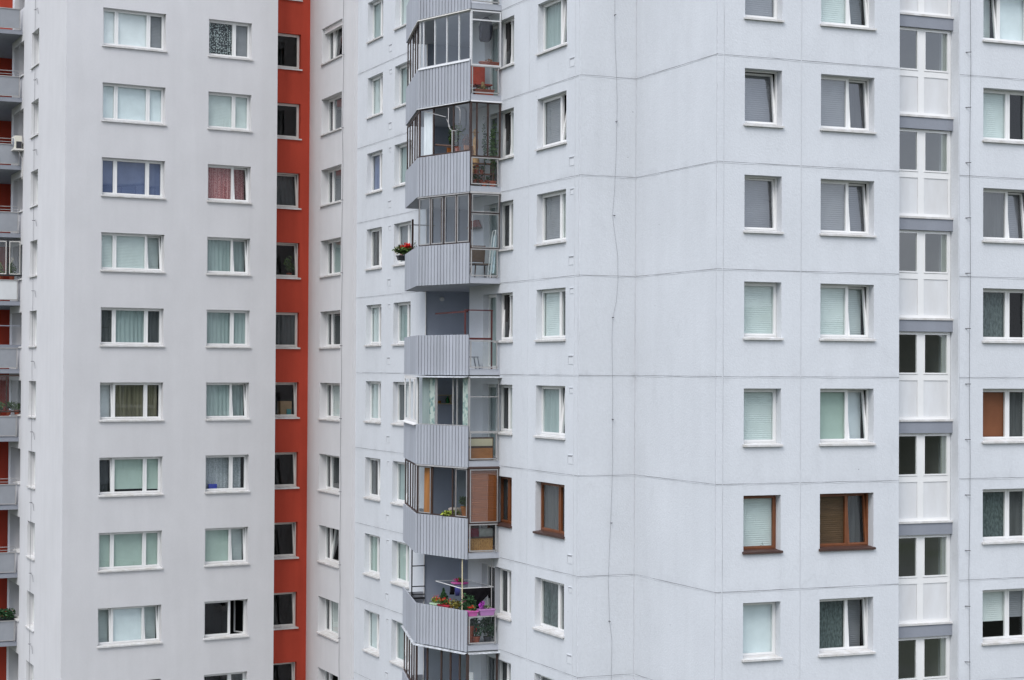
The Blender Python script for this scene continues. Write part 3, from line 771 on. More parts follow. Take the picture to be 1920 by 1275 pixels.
# ---- lightning conductors
def cable(parent, F, pts, brs, out=.05, r=.006, slant=0.0, kink=None, side=0.0):
    m = MB(); q = [F.P(s, out, z) for s, z in pts]; m.tube(q, r, 5); c = m.build('lightning_cable', M_WIRE, parent)
    for s, z in brs:
        b_ = MB(); b_.tube([F.P(s + side, -.01, z + slant), F.P(s + .01, out + .06, z)], .012, 5)
        if kink: b_.tube([F.P(s, out + .02, z), F.P(s + kink[0], out + .02, z + kink[1]), F.P(s + kink[0] * 1.3, out + .02, z + kink[2])], .008, 4)
        b_.build('bracket', M_WIRE, c)
CB = [(1.043,14.0),(1.043,10.4),(1.05,9.35),(1.11,8.2),(1.13,7.4),(1.11,6.2),(1.06,5.0),(1.00,4.35),(1.03,4.1),(1.17,3.2),(1.18,2.5),(1.13,1.9),(1.02,1.45),(1.0,.9),(1.03,-.6),(1.03,-2.2),(1.04,-2.6),(.99,-4.2),(.94,-5.3),(.92,-5.9),(.96,-7.0),(1.04,-7.6),(1.02,-9.5),(1.02,-14)]
cable(WB, FB, CB, [(1.043, 9.98), (1.10, 6.98), (1.05, 4.33), (1.02, 1.46), (1.03, -1.4), (1.0, -4.3), (.95, -7.05)], .03, r=.003)
CR = [(.38, 14)] + [(.38 + .02 * math.sin(i * 1.7), 10 - i * 1.55) for i in range(14)]
cable(WB, FR, CR, [(.36, 8.86 - 1.535 * i) for i in range(12)], .05, side=-.10)
CE = [(21.0, 17)] + [(21.0 + .05 * math.sin(i * 2.1), 14.5 - i * 1.35) for i in range(22)]

# ------------------------------------------------------------------ grey tower
zs, zh = -1.42, 0.0
KG = range(-5, 5)
def zg(k): return ZG + 2.8 * k
w = MB()
ops = []
for k in KG: ops += [(-2.47, .01, zg(k) + zs, zg(k), .20), (1.745, 3.54, zg(k) + zs, zg(k), .20)]
wall(FG, -3.87, 4.64, ZB, ZT, ops, w)
ge, gr_ = FG.xy(4.64), FG.xy(4.64) + gB * 1.35
w.quad((ge.x, ge.y, 0), (gr_.x, gr_.y, 0), (gr_.x, gr_.y, ZT + H), (ge.x, ge.y, ZT + H))
ops = [(21.27, 23.87, zg(k) + zs, zg(k), .29) for k in KG]
wall(FE, 19.72, 25.9, ZB, ZT, ops, w, .12)
a, b = FE.xy(19.72, -.02), FE.xy(19.72, .12)
w.quad((a.x, a.y, 0), (b.x, b.y, 0), (b.x, b.y, ZT + H), (a.x, a.y, ZT + H))
ops = []
for k in range(-5, 6):
    ops += [(5.45, 7.0, zg(k) + zs, zg(k), .24), (8.72, 9.86, zg(k) + zs, zg(k), .22), (9.86, 10.98, ZJ + 2.8 * k + .17, zg(k), .22)]
ops.append((11.50, 15.5, ZJ - 2.8 * 7, ZJ + 2.8 * 7, 0))
wall(FL, 0, 34, ZB, ZT, ops, w)
w.build('wall', W_GREY, GB)
w = MB(); wall(FQ, -1.60, .42, ZB, ZT, [(-1.40, .0, zg(k) + zs, zg(k), .16) for k in range(-5, 6)], w); w.build('recess_wall', W_RED, GB)
w = MB(); PL = FL.P
w.quad(PL(15.5, 0, -20), PL(15.5, -1.7, -20), PL(15.5, -1.7, 19), PL(15.5, 0, 19)); w.build('niche_wall', W_RED, GB)
w = MB(); w.quad(PL(11.5, -1.7, -20), PL(15.5, -1.7, -20), PL(15.5, -1.7, 19), PL(11.5, -1.7, 19)); w.quad(PL(11.5, 0, -20), PL(11.5, -1.7, -20), PL(11.5, -1.7, 19), PL(11.5, 0, 19))
w.build('niche_wall', W_GREY, GB)
w = MB(); q22 = FL.xy(34); en_ = FA.xy(19.72, .0) ; bk = [en_ + dD * 2.2 + dA * 3.2, en_ + dD * 13 + dA * 9, q22 + dD * 12 + dA * 6]
ch = [en_] + bk + [q22]
for p, q in zip(ch[:-1], ch[1:]): w.quad((p.x, p.y, 0), (q.x, q.y, 0), (q.x, q.y, ZT + H), (p.x, p.y, ZT + H))
w.build('rear_wall', W_GREY, GB)
w = MB(); pts = [q22, FL.xy(0), ge, gr_, FQ.xy(.40), FE.xy(19.72, .12)] + bk
w.quad(*[(p.x, p.y, ZT + H) for p in pts]); w.build('roof', M_ROOF, GB)

G1 = {4: ('w', 'w', 'v'), 3: ('w', 'w', 'w'), 2: ('b', 'b', 'b'), 1: ('p', 'p', 'p'), 0: ('k', 't', 'k'), -1: ('w', ('y', 0, 1, .06, .94), ('y', 0, 1, 0, .8)), -2: ('k', ('g', .12, 1), ('g', .1, 1)), -3: ('g', 'g', 'g'), -4: ('p', 'w', 'p'), -5: ('p', 'p', 'p')}
G1t = {(-1, 0), (-4, 0), (-4, 2), (1, 2), (-2, 0)}
G2 = {4: ('l', 'v'), 3: ('p', 'p'), 2: ('r', 'r'), 1: ('t', 't'), 0: ('t', 't'), -1: ('t', 't'), -2: (('L', 0, 1, .10, 1), ('L', 0, 1, 0, .8)), -3: ('g', 'p'), -4: ('', ''), -5: ('', 'k')}
G2t = {1: 'T', 2: 'T', -1: 'T', -3: 'T', -4: 'O', -2: ''}
for k in KG:
    a, b = zg(k) + zs, zg(k)
    if k > -5:
        window(GB, FG, -2.47, .01, a, b, .20, [.235, .745], [(c, 'T' if (k, i) in G1t else '') for i, c in enumerate(G1[k])], rooms=groom, glass=G_TEAL if k in (3, 1, 0, -2, -3, -4) else G_SKY if k == 2 else G_WIN)
    l, r = G2[k]
    window(GB, FG, 1.745, 3.54, a, b, .20, [.63], [(l, ''), (r, G2t.get(k, ''))], rooms=groom, glass=G_TEAL if k in (3, 1, 0, -1, -3) else G_WIN)
    E_ = {4: ('k', 'k', 'k'), 3: ('', 'v', 't'), 2: ('', 'v', 'k'), 1: ('', 't', 't'), 0: ('', 'k', ''), -1: ('', 'p', 'p'), -2: ('', 'k', 't'), -3: ('', 'k', 'k'), -4: ('', 'p', ''), -5: ('', '', '')}[k]
    e = window(GB, FE, 21.27, 23.87, a, b, .29, [.26, .74], [(c, 'T' if (k, i) in {(4, 1), (4, 2), (-3, 1)} else '') for i, c in enumerate(E_)], rooms=groom, o=.12)
    if k == 4:
        m = MB(); FE.box(m, 21.30, 23.84, -.16, .02, b - .19, b - .004); m.build('shutter_box', M_PVC, e)
for k in range(-5, 6):
    a, b = zg(k) + zs, zg(k)
    c = {2: 'k', 0: 'k'}.get(k, '')
    if k in (4, 3, -2): c = ('k', 0, 1, .0, .30)
    window(GB, FQ, -1.40, .0, a, b, .16, [], [(c, 'T' if k in (2, 1, -1, -2, -3, -4, -5) else '')], fm=M_PVCOLD, rooms=groom, glass=G_SIDE)
for k in range(-5, 5):
    a, b = zg(k) + zs, zg(k)
    window(GB, FL, 5.45, 7.0, a, b, .24, [.6], [('p', ''), ('k', '')], rooms=groom)
    dkf = k in (1, 0, -1)
    window(GB, FL, 8.72, 9.86, a, b, .22, [.5], [('k', ''), ('', '')], rooms=groom, name='balcony_window', fm=M_PVC)
    window(GB, FL, 9.86, 10.98, ZJ + 2.8 * k + .17, b, .22, [], [('k', '')], sill=False, rooms=groom, name='balcony_door', floor=.02)
LB = {}
for k in range(-4, 6):
    LB[k] = balcony(GB, FL, ZJ + 2.8 * k, 3.38, M_FROSTW if k == 1 else M_FROST, k)
for k in (4, 3, 2, -2, -3):                   # thin tube rail above the panel
    bal, f3, f, f2 = LB[k]; m = MB(); z = ZJ + 2.8 * k
    m.tube([f3.P(.10, .02, z + 1.0), f3.P(.10, .02, z + 1.22), f3.P(.14, .02, z + 1.25), f3.P(f3.len, .02, z + 1.25)], .013, 6); m.tube([f3.P(.10, .02, z + 1.12), f3.P(f3.len, .02, z + 1.12)], .012, 6)
    m.build('handrail', M_STEEL, bal)
for k, fm in ((1, M_BLACK), (-1, M_DKBR)):
    bal, f3, f, f2 = LB[k]; z = ZJ + 2.8 * k
    glaze(bal, f3, -.18, f3.len, z + 1.18, z + 2.72, (.58,), fm, .06, None, .03)
    if k == 1:
        for u0, u1 in ((.02, .46), (.58, 1.0)): edge_frame(bal, f3, u0, u1, z + 1.26, z + 2.62, .032, .042, .028, M_PVCOLD)
bal, f3, f, f2 = LB[0]; m = MB(); z = ZJ
f3.box(m, -.15, f3.len, .01, .03, z + 1.03, z + 1.16); m.build('handrail', M_SLATFR, bal); m = MB(); f3.box(m, -.15, f3.len, .01, .03, z + 1.92, z + 1.96); m.build('upper_rail', M_SLATFR, bal)

cable(GB, FE, CE, [(21.0, 11.97 - 2.78 * i) for i in range(9)], .16, r=.007)
CL = [(6.05, 17)] + [(6.05 + .04 * math.sin(i * 1.9), 14.6 - i * 1.3) for i in range(22)]
cable(GB, FL, CL, [(6.0, 14.2 - 2.8 * i) for i in range(10)], .05, r=.007, kink=(-.55, -.02, -.28))
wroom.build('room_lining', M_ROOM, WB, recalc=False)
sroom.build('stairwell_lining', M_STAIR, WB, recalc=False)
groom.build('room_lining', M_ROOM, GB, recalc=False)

# ------------------------------------------------------------------ things on the balconies and behind the windows
M_LEAF = mat('leaf_green', (.035, .075, .018), .6, .3, island=.5, col2=(.07, .13, .03))
M_LEAFD = mat('conifer_green', (.012, .040, .016), .7, .2, island=.5, col2=(.03, .075, .03))
M_LIME = mat('leaf_lime', (.13, .19, .02), .6, .3, island=.5, col2=(.24, .28, .04))
M_FRED = mat('petal_red', (.52, .022, .018), .7, .2, island=.35)
M_FPINK = mat('petal_pink', (.50, .24, .26), .7, .2, island=.35)
M_FVIO = mat('petal_violet', (.36, .05, .38), .7, .2, island=.35)
M_FWHT = mat('petal_white', (.66, .62, .52), .7, .2, island=.2)
M_TERRA = mat('terracotta', (.30, .075, .040), .75, .2, var=.12, vscale=8)
M_PINKP = mat('pink_plastic', (.52, .10, .34), .4, .5, var=.05)
M_LILAC = mat('lilac_plastic', (.44, .20, .45), .4, .5, var=.05)
M_REDP = mat('red_plastic', (.40, .02, .04), .4, .5)
M_DARKP = mat('dark_plastic', (.03, .03, .035), .5, .4)
M_PALEP = mat('pale_green_plastic', (.45, .60, .42), .5, .4)
M_ORANGE = mat('orange_red_fabric', (.42, .055, .025), .8, .2, var=.15, vscale=7)
M_CLOTHK = mat('black_cloth', (.010, .009, .011), .95, .1, var=.3, vscale=5)
M_CLOTHN = mat('navy_cloth', (.025, .027, .05), .95, .1, var=.3, vscale=5)
M_CLOTHB = mat('blue_cloth', (.07, .075, .24), .9, .1)
M_MAG = mat('magenta_cloth', (.55, .03, .22), .8, .2, var=.15, vscale=9)
M_MAROON = mat('maroon_cloth', (.16, .022, .035), .9, .1, var=.2, vscale=9)
M_GREYC = mat('grey_cloth', (.28, .28, .26), .9, .1, var=.15, vscale=9)
M_WOOD = mat('orange_wood', (.34, .13, .035), .5, .4, var=.2, vscale=3, stretch=(1, 1, 8))
M_DWOOD = mat('dark_wood', (.085, .045, .028), .6, .3, var=.2, vscale=5)
M_CREAM = mat('cream_board', (.60, .52, .36), .6, .3, var=.06)
M_WICK = patternmat('wicker', (.20, .095, .03), (.42, .22, .07), 34, thr=(.25, .5), stretch=(1, 1, .6))
M_IRON = mat('pale_blue_cover', (.50, .62, .66), .8, .2, var=.2, vscale=9)
M_GREENG = mat('green_bottle', (.01, .16, .04), .2, .5)
M_CREAMT = mat('cream_tube', (.62, .55, .36), .5, .4)
M_CARD = mat('cardboard', (.30, .20, .11), .9, .1, var=.1)
M_SOIL = mat('soil', (.03, .02, .014), .95, .1)

def leaves(mb, c, r, n, size, cone=False, rnd=random):
    """many small leaf faces through an uneven volume; c world centre, r radii"""
    lob = [(Vector((rnd.uniform(-.6, .6), rnd.uniform(-.6, .6), rnd.uniform(-.5, .7))), rnd.uniform(.45, .75)) for _ in range(6)]
    for _ in range(n):
        if cone:
            h = rnd.random() ** 1.5; rad = (1 - h) * (.35 + .65 * rnd.random() ** .5) * (.75 + .25 * math.sin(h * 26)); t = rnd.random() * 6.283
            p = Vector((rad * math.cos(t), rad * math.sin(t), h * 2 - 1))
        else:
            q, k = rnd.choice(lob)
            v = Vector((rnd.gauss(0, 1), rnd.gauss(0, 1), rnd.gauss(0, 1))).normalized() * (rnd.random() ** .4) * k
            p = q * .8 + v
        p = Vector(c) + Vector((p.x * r[0], p.y * r[1], p.z * r[2]))
        a = Vector((rnd.gauss(0, 1), rnd.gauss(0, 1), rnd.gauss(0, 1))).normalized(); b = a.orthogonal().normalized()
        s = size * rnd.uniform(.6, 1.3)
        mb.quad(p - a * s, p + b * s * .5, p + a * s, p - b * s * .5)

def rot_box(F, mb, s, o, z, ls, lo, lz): F.box(mb, s - ls / 2, s + ls / 2, o - lo / 2, o + lo / 2, z, z + lz)

def planter(F, name, label, s0, s1, o0, o1, z0, z1, m, fol=(), cat='planter', group=None, soil=True):
    """a tapered trough with soil and its plants; fol: (part name, material, radii, count, leaf size, dz, ds)"""
    c = F.P((s0 + s1) / 2, (o0 + o1) / 2, z0)
    t = empty(name, c, label, cat, group); b = MB(); P = F.P; e = .14 * min(s1 - s0, o1 - o0)
    b.hexa([P(s0 + e, o0 + e, z0), P(s1 - e, o0 + e, z0), P(s1 - e, o1 - e, z0), P(s0 + e, o1 - e, z0), P(s0, o0, z1), P(s1, o0, z1), P(s1, o1, z1), P(s0, o1, z1)])
    b.build('trough', m, t)
    b = MB()
    r = .012
    b.hexa([P(s0 - r, o0 - r, z1 - .03), P(s1 + r, o0 - r, z1 - .03), P(s1 + r, o1 + r, z1 - .03), P(s0 - r, o1 + r, z1 - .03), P(s0 - r, o0 - r, z1 + .005), P(s1 + r, o0 - r, z1 + .005), P(s1 + r, o1 + r, z1 + .005), P(s0 - r, o1 + r, z1 + .005)])
    b.build('rim', m, t)
    for nm, mm, rr, n, sz, dz, ds in fol:
        l = MB(); leaves(l, P((s0 + s1) / 2 + ds, (o0 + o1) / 2, z1 + dz), rr, n, sz); l.build(nm, mm, t, recalc=False)
    return t

def potted(F, name, label, s, o, z, r, h, m, fol, cat='potted plant', group=None, cone=False):
    c = F.P(s, o, z); t = empty(name, c, label, cat, group)
    b = MB(); b.lathe(c, [(r * .68, 0), (r * .95, h * .8), (r, h * .8), (r, h), (r * .86, h), (r * .84, h * .9)], 14); b.build('pot', m, t, smooth=False)
    for nm, mm, rr, n, sz, dz in fol:
        l = MB(); leaves(l, c + Vector((0, 0, h + dz)), rr, n, sz, cone=(cone and nm == 'foliage')); l.build(nm, mm, t, recalc=False)
    st = MB(); st.tube([c + Vector((0, 0, h * .85)), c + Vector((.01, 0, h + fol[0][5]))], [.018, .008], 6); st.build('stem', M_DWOOD, t)
    return t

def cloth(F, name, label, pts, m, cat, o_wave=.03, depth=.02):
    """hanging cloth: pts is an outline of (s or o, z) rows: (left, right, z) from the top; hangs in the plane o-z at fixed s"""
    mb = MB(); n = 10; st = []
    f, along = F
    for (a, b, z) in pts:
        st.append(len(mb.v))
        for side in (0, 1):
            for i in range(n + 1):
                x = a + (b - a) * i / n; w = o_wave * math.sin(i * 1.9 + z * 7) * (1 if z < pts[0][2] else .3)
                mb.v.append(f.P(x, along + w + side * depth, z))
    for r in range(len(pts) - 1):
        for side in (0, 1):
            for i in range(n):
                q = st[r] + side * (n + 1) + i; k = st[r + 1] + side * (n + 1) + i; mb.f.append((q, q + 1, k + 1, k))
    for r in range(len(pts) - 1):
        for i in (0, n): q = st[r] + i; k = st[r + 1] + i; mb.f.append((q, q + n + 1, k + n + 1, k))
    for r in (0, len(pts) - 1):
        for i in range(n): q = st[r] + i; mb.f.append((q, q + 1, q + n + 2, q + n + 1))
    return tag(mb.build(name, m, None, smooth=True), label, cat)

def side_plane(s):                            # plane across the balcony at position s: runs outwards from the wall
    return Fac(FA.xy(s), FA.n, -FA.d, True)

def chair(F, name, label, s, o, z, m, mleg, w=.46, d=.44, hs=.44, hb=.98, lean=.10):
    """the back stands at high s, the seat looks towards low s"""
    t = empty(name, F.P(s, o, z), label, 'chair'); P = F.P
    b = MB(); b.hexa([P(s - d / 2, o - w / 2, z + hs - .05), P(s + d / 2, o - w / 2, z + hs - .05), P(s + d / 2, o + w / 2, z + hs - .05), P(s - d / 2, o + w / 2, z + hs - .05),
            P(s - d / 2, o - w / 2, z + hs), P(s + d / 2, o - w / 2, z + hs), P(s + d / 2, o + w / 2, z + hs), P(s - d / 2, o + w / 2, z + hs)]); b.build('seat', m, t, bevel=.015)
    b = MB(); q = s + d / 2
    b.hexa([P(q - .03, o - w * .42, z + hs + .06), P(q + .02, o - w * .42, z + hs + .06), P(q + .02, o + w * .42, z + hs + .06), P(q - .03, o + w * .42, z + hs + .06),
            P(q - .03 + lean, o - w / 2, z + hb), P(q + .02 + lean, o - w / 2, z + hb), P(q + .02 + lean, o + w / 2, z + hb), P(q - .03 + lean, o + w / 2, z + hb)]); b.build('backrest', m, t, bevel=.015)
    for i in (-1, 1):
        for j in (-1, 1):
            b = MB(); b.tube([P(s + i * d * .52, o + j * w * .48, z), P(s + i * d * .36, o + j * w * .38, z + hs - .05)], [.014, .022], 8); b.build('leg', mleg, t)
        b = MB(); b.tube([P(q - .03, o + i * w * .36, z + hs - .03), P(q + .015 + lean * .6, o + i * w * .38, z + hb * .85)], .016, 8); b.build('back_post', mleg, t)
    return t

# --- k = 3, white glazing
z = zw(3)
chair(FA, 'armchair', 'orange-red upholstered chair behind the clear side panel of the white-framed balcony', 6.50, .36, z + .157, M_ORANGE, M_DWOOD, .56, .56, .42, 1.05, .10)
planter(FA, 'planter', 'terracotta trough on the floor of the white-framed balcony below an orange chair', 6.0, 6.2, .12, .76, z + .157, z + .37, M_TERRA,
        [('foliage', M_LEAF, (.20, .20, .10), 70, .04, .05, 0)])
m = MB(); c = FA.P(6.1, .46, z + .376); m.lathe(c, [(.05, 0), (.075, .07), (.07, .12), (.045, .15), (.06, .19), (.05, .23), (.01, .24)], 14)
tag(m.build('clay_jar', mat('ochre_clay', (.34, .20, .08), .7, .3, var=.3, vscale=18), None, smooth=True), 'small ochre clay jar on the trough behind clear side glass', 'jar')
planter(FA, 'planter', 'terracotta trough level with the white rail beside a balcony window', 5.78, 5.94, .04, .66, z + 1.04, z + 1.19, M_TERRA,
        [('foliage', mat('dry_leaf', (.22, .10, .05), .8, .2, island=.4), (.16, .18, .06), 60, .03, .03, 0)])
cloth((side_plane(6.6), 0), 'jacket', 'dark navy jacket hanging behind the white-framed side glass', [(.13, .21, z + 2.72), (.00, .34, z + 2.62), (-.06, .40, z + 2.40), (-.04, .38, z + 2.18), (.02, .40, z + 2.02), (.10, .36, z + 1.94)], M_CLOTHN, 'jacket', .03, .06)

# --- k = 2, brown glazing with plants
z = zw(2); bal, f3, f, f2 = BAL[2]
t = empty('laundry_dryer', f.P(.93, .10, z + 1.22), 'pale bent-tube laundry dryer mounted outside the brown-framed balcony', 'laundry dryer')
b = MB(); b.tube([f.P(u, .10, z + q) for u, q in ((.95, 2.62), (.95, 2.08), (.90, 1.98), (.78, 1.90), (.58, 1.87), (.44, 1.92), (.38, 2.06), (.38, 2.48), (.44, 2.58), (.56, 2.61))], .012, 8); b.build('loop', M_STEEL, t, smooth=True)
b = MB(); b.tube([f.P(.76, .10, z + 1.90), f.P(.76, .10, z + 1.22)], .020, 8); b.build('post', M_STEEL, t)
b = MB(); b.tube([f.P(2.20, .06, z + 2.63), f.P(1.05, .12, z + 2.34)], .012, 8); b.build('arm', M_STEEL, t)
b = MB(); b.tube([f.P(1.02, .12, z + 2.28), f.P(.84, .12, z + 2.0)], .010, 6); b.build('stay', M_STEEL, t)
m = MB(); m.tube([f.P(1.78, -.06, z + 1.56), f.P(.80, .10, z + 1.42)], .030, 8)
tag(m.build('wooden_pole', M_DWOOD, None), 'weathered wooden pole leaning out of the open brown-framed glazing', 'pole')
t = empty('plant_stand', f.P(1.3, -.75, z + .157), 'orange wooden plant stand inside the open brown-framed glazing', 'plant stand')
for q in (.50, 1.00, 1.34): b = MB(); f.box(b, .95, 1.85, -.95, -.55, z + q, z + q + .03); b.build('shelf', M_WOOD, t)
for u in (.95, 1.82):
    b = MB(); f.box(b, u, u + .03, -.95, -.55, z + .157, z + 1.52); b.build('side_board', M_WOOD, t)
t = potted(f, 'potted_plant', 'bushy green plant on the stand in the brown-framed balcony', 1.55, -.75, z + 1.372, .11, .16, M_TERRA, [('foliage', M_LEAF, (.30, .26, .38), 420, .055, .32)])
t = potted(f, 'potted_plant', 'dark red-leaved plant on the stand beside a bushy green one', 1.12, -.75, z + 1.372, .09, .14, M_TERRA, [('foliage', mat('leaf_rust', (.10, .03, .02), .6, .3, island=.5), (.18, .18, .20), 170, .045, .16)])
c = FA.P(6.7, .45, z + .157); t = empty('carved_figure', c, 'tall pale carved wooden figure behind the brown-framed side glass', 'wood carving')
CARV = mat('carved_wood', (.46, .27, .12), .7, .3, var=.35, vscale=12)
b = MB(); b.lathe(c, [(.12, 0), (.12, .9), (.07, 1.0), (.06, 1.15), (.085, 1.30), (.09, 1.50), (.06, 1.60), (.035, 1.64)], 12); b.build('body', CARV, t, smooth=True)
b = MB(); b.lathe(c + Vector((0, 0, 1.63)), [(.03, 0), (.065, .05), (.07, .10), (.04, .16)], 12); b.build('head', CARV, t, smooth=True)
b = MB(); b.lathe(c + Vector((0, 0, 1.76)), [(.12, 0), (.075, .03), (.05, .10), (.015, .12)], 12); b.build('hat', CARV, t)
t = potted(FA, 'climbing_plant', 'tall climbing plant up the brown side frame near the wall', 6.05, .14, z + .157, .12, .2, M_TERRA, [('foliage', M_LEAF, (.16, .22, 1.0), 520, .05, .95)])
t = potted(FA, 'climbing_plant', 'thin climbing plant behind the middle brown post of the side glass', 6.05, .42, z + .157, .09, .16, M_TERRA, [('foliage', M_LEAFD, (.07, .10, .85), 220, .04, .95)])
sp = side_plane(6.25)
t = empty('plant_shelf', sp.P(.45, 0, z + .157), 'low brown shelf of flowerpots behind the lower side glass', 'shelf')
for q in (.25, .56, .88): b = MB(); sp.box(b, .06, .82, -.14, .14, z + q, z + q + .03); b.build('board', M_BROWN, t)
for u in (.06, .79): b = MB(); sp.box(b, u, u + .03, -.14, .14, z + .157, z + .91); b.build('side_board', M_BROWN, t)
for i, (u, q, fl) in enumerate(((.62, .59, M_FRED), (.42, .59, M_FWHT), (.66, .28, M_LEAF), (.45, .28, M_FPINK), (.24, .28, M_LEAF))):
    lab = ['red-flowered pot on the upper board of the low brown shelf', 'white-flowered pot on the upper board of the low brown shelf', 'leafy pot on the lower board of the low shelf, farthest from the wall', 'pink-flowered pot on the lower board of the low brown shelf', 'leafy pot on the lower board of the low shelf, nearest the wall'][i]
    potted(sp, 'flowerpot', lab, u, 0, z + q + .002, .075, .12, M_TERRA, [('foliage', M_LEAF, (.10, .10, .08), 70, .03, .06), ('flowers', fl, (.09, .09, .07), 30, .022, .09)], 'flowerpot', 'pots on the low brown shelf')

# --- k = 1
z = zw(1); bal, f3, f, f2 = BAL[1]
t = empty('wall_shelf', FA.P(7.6, .02, z + 1.78), 'small wall shelf with a rust-red cover between balcony door and niche', 'wall shelf')
b = MB(); FA.box(b, 7.2, 8.05, .012, .20, z + 1.80, z + 1.83); b.build('board', M_DWOOD, t)
b = MB(); P = FA.P; b.hexa([P(7.22, .02, z + 1.832), P(8.02, .02, z + 1.832), P(8.02, .20, z + 1.832), P(7.22, .20, z + 1.832), P(7.4, .04, z + 2.06), P(7.9, .04, z + 2.06), P(7.9, .12, z + 2.06), P(7.4, .12, z + 2.06)]); b.build('cover', mat('rust_cloth', (.33, .10, .07), .85, .2, col2=(.16, .03, .03), var=.3, vscale=9), t)
t = empty('ironing_board', FA.P(6.0, .15, z + .157), 'pale blue ironing board folded upright against the balcony window', 'ironing board')
b = MB(); b.hexa([P(5.82, .16, z + .30), P(6.16, .16, z + .30), P(6.16, .20, z + .30), P(5.82, .20, z + .30), P(5.90, .05, z + 1.48), P(6.08, .05, z + 1.48), P(6.08, .09, z + 1.48), P(5.90, .09, z + 1.48)]); b.build('board', M_IRON, t, bevel=.01)
for u in (5.88, 6.10): b = MB(); b.tube([P(u, .27, z + .16), P(u - .02, .14, z + 1.40), P(u - .02, .10, z + 1.62)], .014, 6); b.build('leg', M_PVC, t)
b = MB(); b.tube([P(5.86, .10, z + 1.62), P(6.08, .10, z + 1.62)], .014, 6); b.build('cross_bar', M_PVC, t)
chair(FA, 'chair', 'brown padded chair behind the clear lower side panel next to an ironing board', 6.35, .42, z + .157, mat('brown_vinyl', (.13, .085, .06), .6, .3, var=.15), M_DWOOD, .58, .50, .46, 1.04, .02)
c0 = (12.345, 12.56)
t = planter(FA, 'flower_box', 'dark flower box of red and pink geraniums on the balcony end panel', 12.36, 12.58, .30, .95, z + 1.02, z + 1.18, M_DARKP,
        [('foliage', M_LEAF, (.40, .26, .22), 520, .055, .14, .06), ('flowers', M_FRED, (.26, .18, .13), 260, .04, .30, .0)], 'flower box')
l = MB(); leaves(l, FA.P(12.5, .72, z + 1.12), (.18, .16, .16), 60, .03); l.build('trailing_flowers', M_FPINK, t, recalc=False)
l = MB(); leaves(l, FA.P(12.55, .95, z + 1.36), (.10, .12, .20), 26, .028); l.build('trailing_flowers', M_FWHT, t, recalc=False)
l = MB(); leaves(l, FA.P(12.55, .30, z + 1.42), (.10, .10, .24), 40, .035); l.build('trailing_leaves', M_LEAF, t, recalc=False)
t = empty('clothesline_post', FA.P(12.22, .50, z + .157), 'dark steel clothesline post at the balcony end above red geraniums', 'clothesline')
b = MB(); FA.box(b, 12.20, 12.25, .47, .53, z + .157, z + 2.40); b.build('post', M_DKBR, t)
b = MB(); FA.box(b, 12.21, 12.24, -.30, .47, z + 2.20, z + 2.235); b.build('arm', M_STEEL, t)

# --- k = 0, open balcony
z = zw(0)
t = empty('drying_frame', FA.P(6.2, .6, z + .157), 'rust-red steel clothes drying frame on the open balcony', 'drying frame')
for o_ in (1.0, .12): b = MB(); FA.box(b, 6.085, 6.125, o_ - .02, o_ + .02, z + .157, z + 1.95); b.build('post', M_REDBR, t)
b = MB(); FA.box(b, 6.07, 6.14, .09, 1.03, z + 1.951, z + 1.985); b.build('top_bar', M_REDBR, t)
b = MB(); FA.box(b, 6.14, 8.86, .89, .94, z + 1.90, z + 1.95); b.build('line_beam', M_REDBR, t)
b = MB(); FA.box(b, 6.0, 6.05, .14, .98, z + 1.06, z + 1.12); b.build('lower_bar', M_REDBR, t)
t = empty('stool', FA.P(7.1, .5, z + .157), 'dark grey metal stool behind the clear side panel of the open balcony', 'stool')
b = MB(); FA.box(b, 6.9, 7.25, .22, .70, z + .52, z + .55); b.build('seat', M_SLATFR, t, bevel=.008)
for u in (6.92, 7.23):
    for q, e in ((.25, .18), (.67, .74)): b = MB(); b.tube([P(u, e, z + .158), P(u, q, z + .52)], .016, 6); b.build('leg', M_SLATFR, t)

# --- k = -1
z = zw(-1); NP = Fac(FA.xy(NICHE[1]), -FA.n, -FA.d)   # on the dark niche wall, s runs inwards
t = empty('wall_shelf', NP.P(.55, .01, z + 1.75), 'pale two-board wall shelf on the dark niche wall', 'wall shelf')
for q in (1.76, 2.05): b = MB(); NP.box(b, .14, .98, .005, .24, z + q, z + q + .028); b.build('board', M_CREAM, t)
for u in (.22, .86): b = MB(); NP.box(b, u, u + .02, .005, .22, z + 1.788, z + 2.05); b.build('upright', M_CREAM, t)
m = MB(); c = NP.P(.76, .13, z + 1.789); m.lathe(c, [(.06, 0), (.06, .13), (.02, .19), (.02, .235), (.01, .24)], 12)
tag(m.build('bottle', M_GREENG, None), 'green bottle on the pale shelf of the dark niche wall', 'bottle')
m = MB(); NP.box(m, .30, .50, .04, .20, z + 1.789, z + 1.88)
tag(m.build('box', mat('ochre_card', (.35, .16, .04), .8, .2, var=.2), None, bevel=.006), 'ochre box on the pale shelf beside a green bottle', 'box')
sp = side_plane(6.05)
t = empty('sideboard', sp.P(.5, 0, z + .157), 'orange wooden sideboard with a cream upper board behind lower side glass', 'sideboard')
b = MB(); sp.box(b, .06, .98, -.20, .0, z + .157, z + .86); b.build('carcass', M_DWOOD, t)
b = MB(); sp.box(b, .10, .98, .002, .020, z + .18, z + .53); b.build('drawer_front', M_WOOD, t)
b = MB(); sp.box(b, .10, .98, .002, .020, z + .60, z + .82); b.build('upper_board', M_CREAM, t)

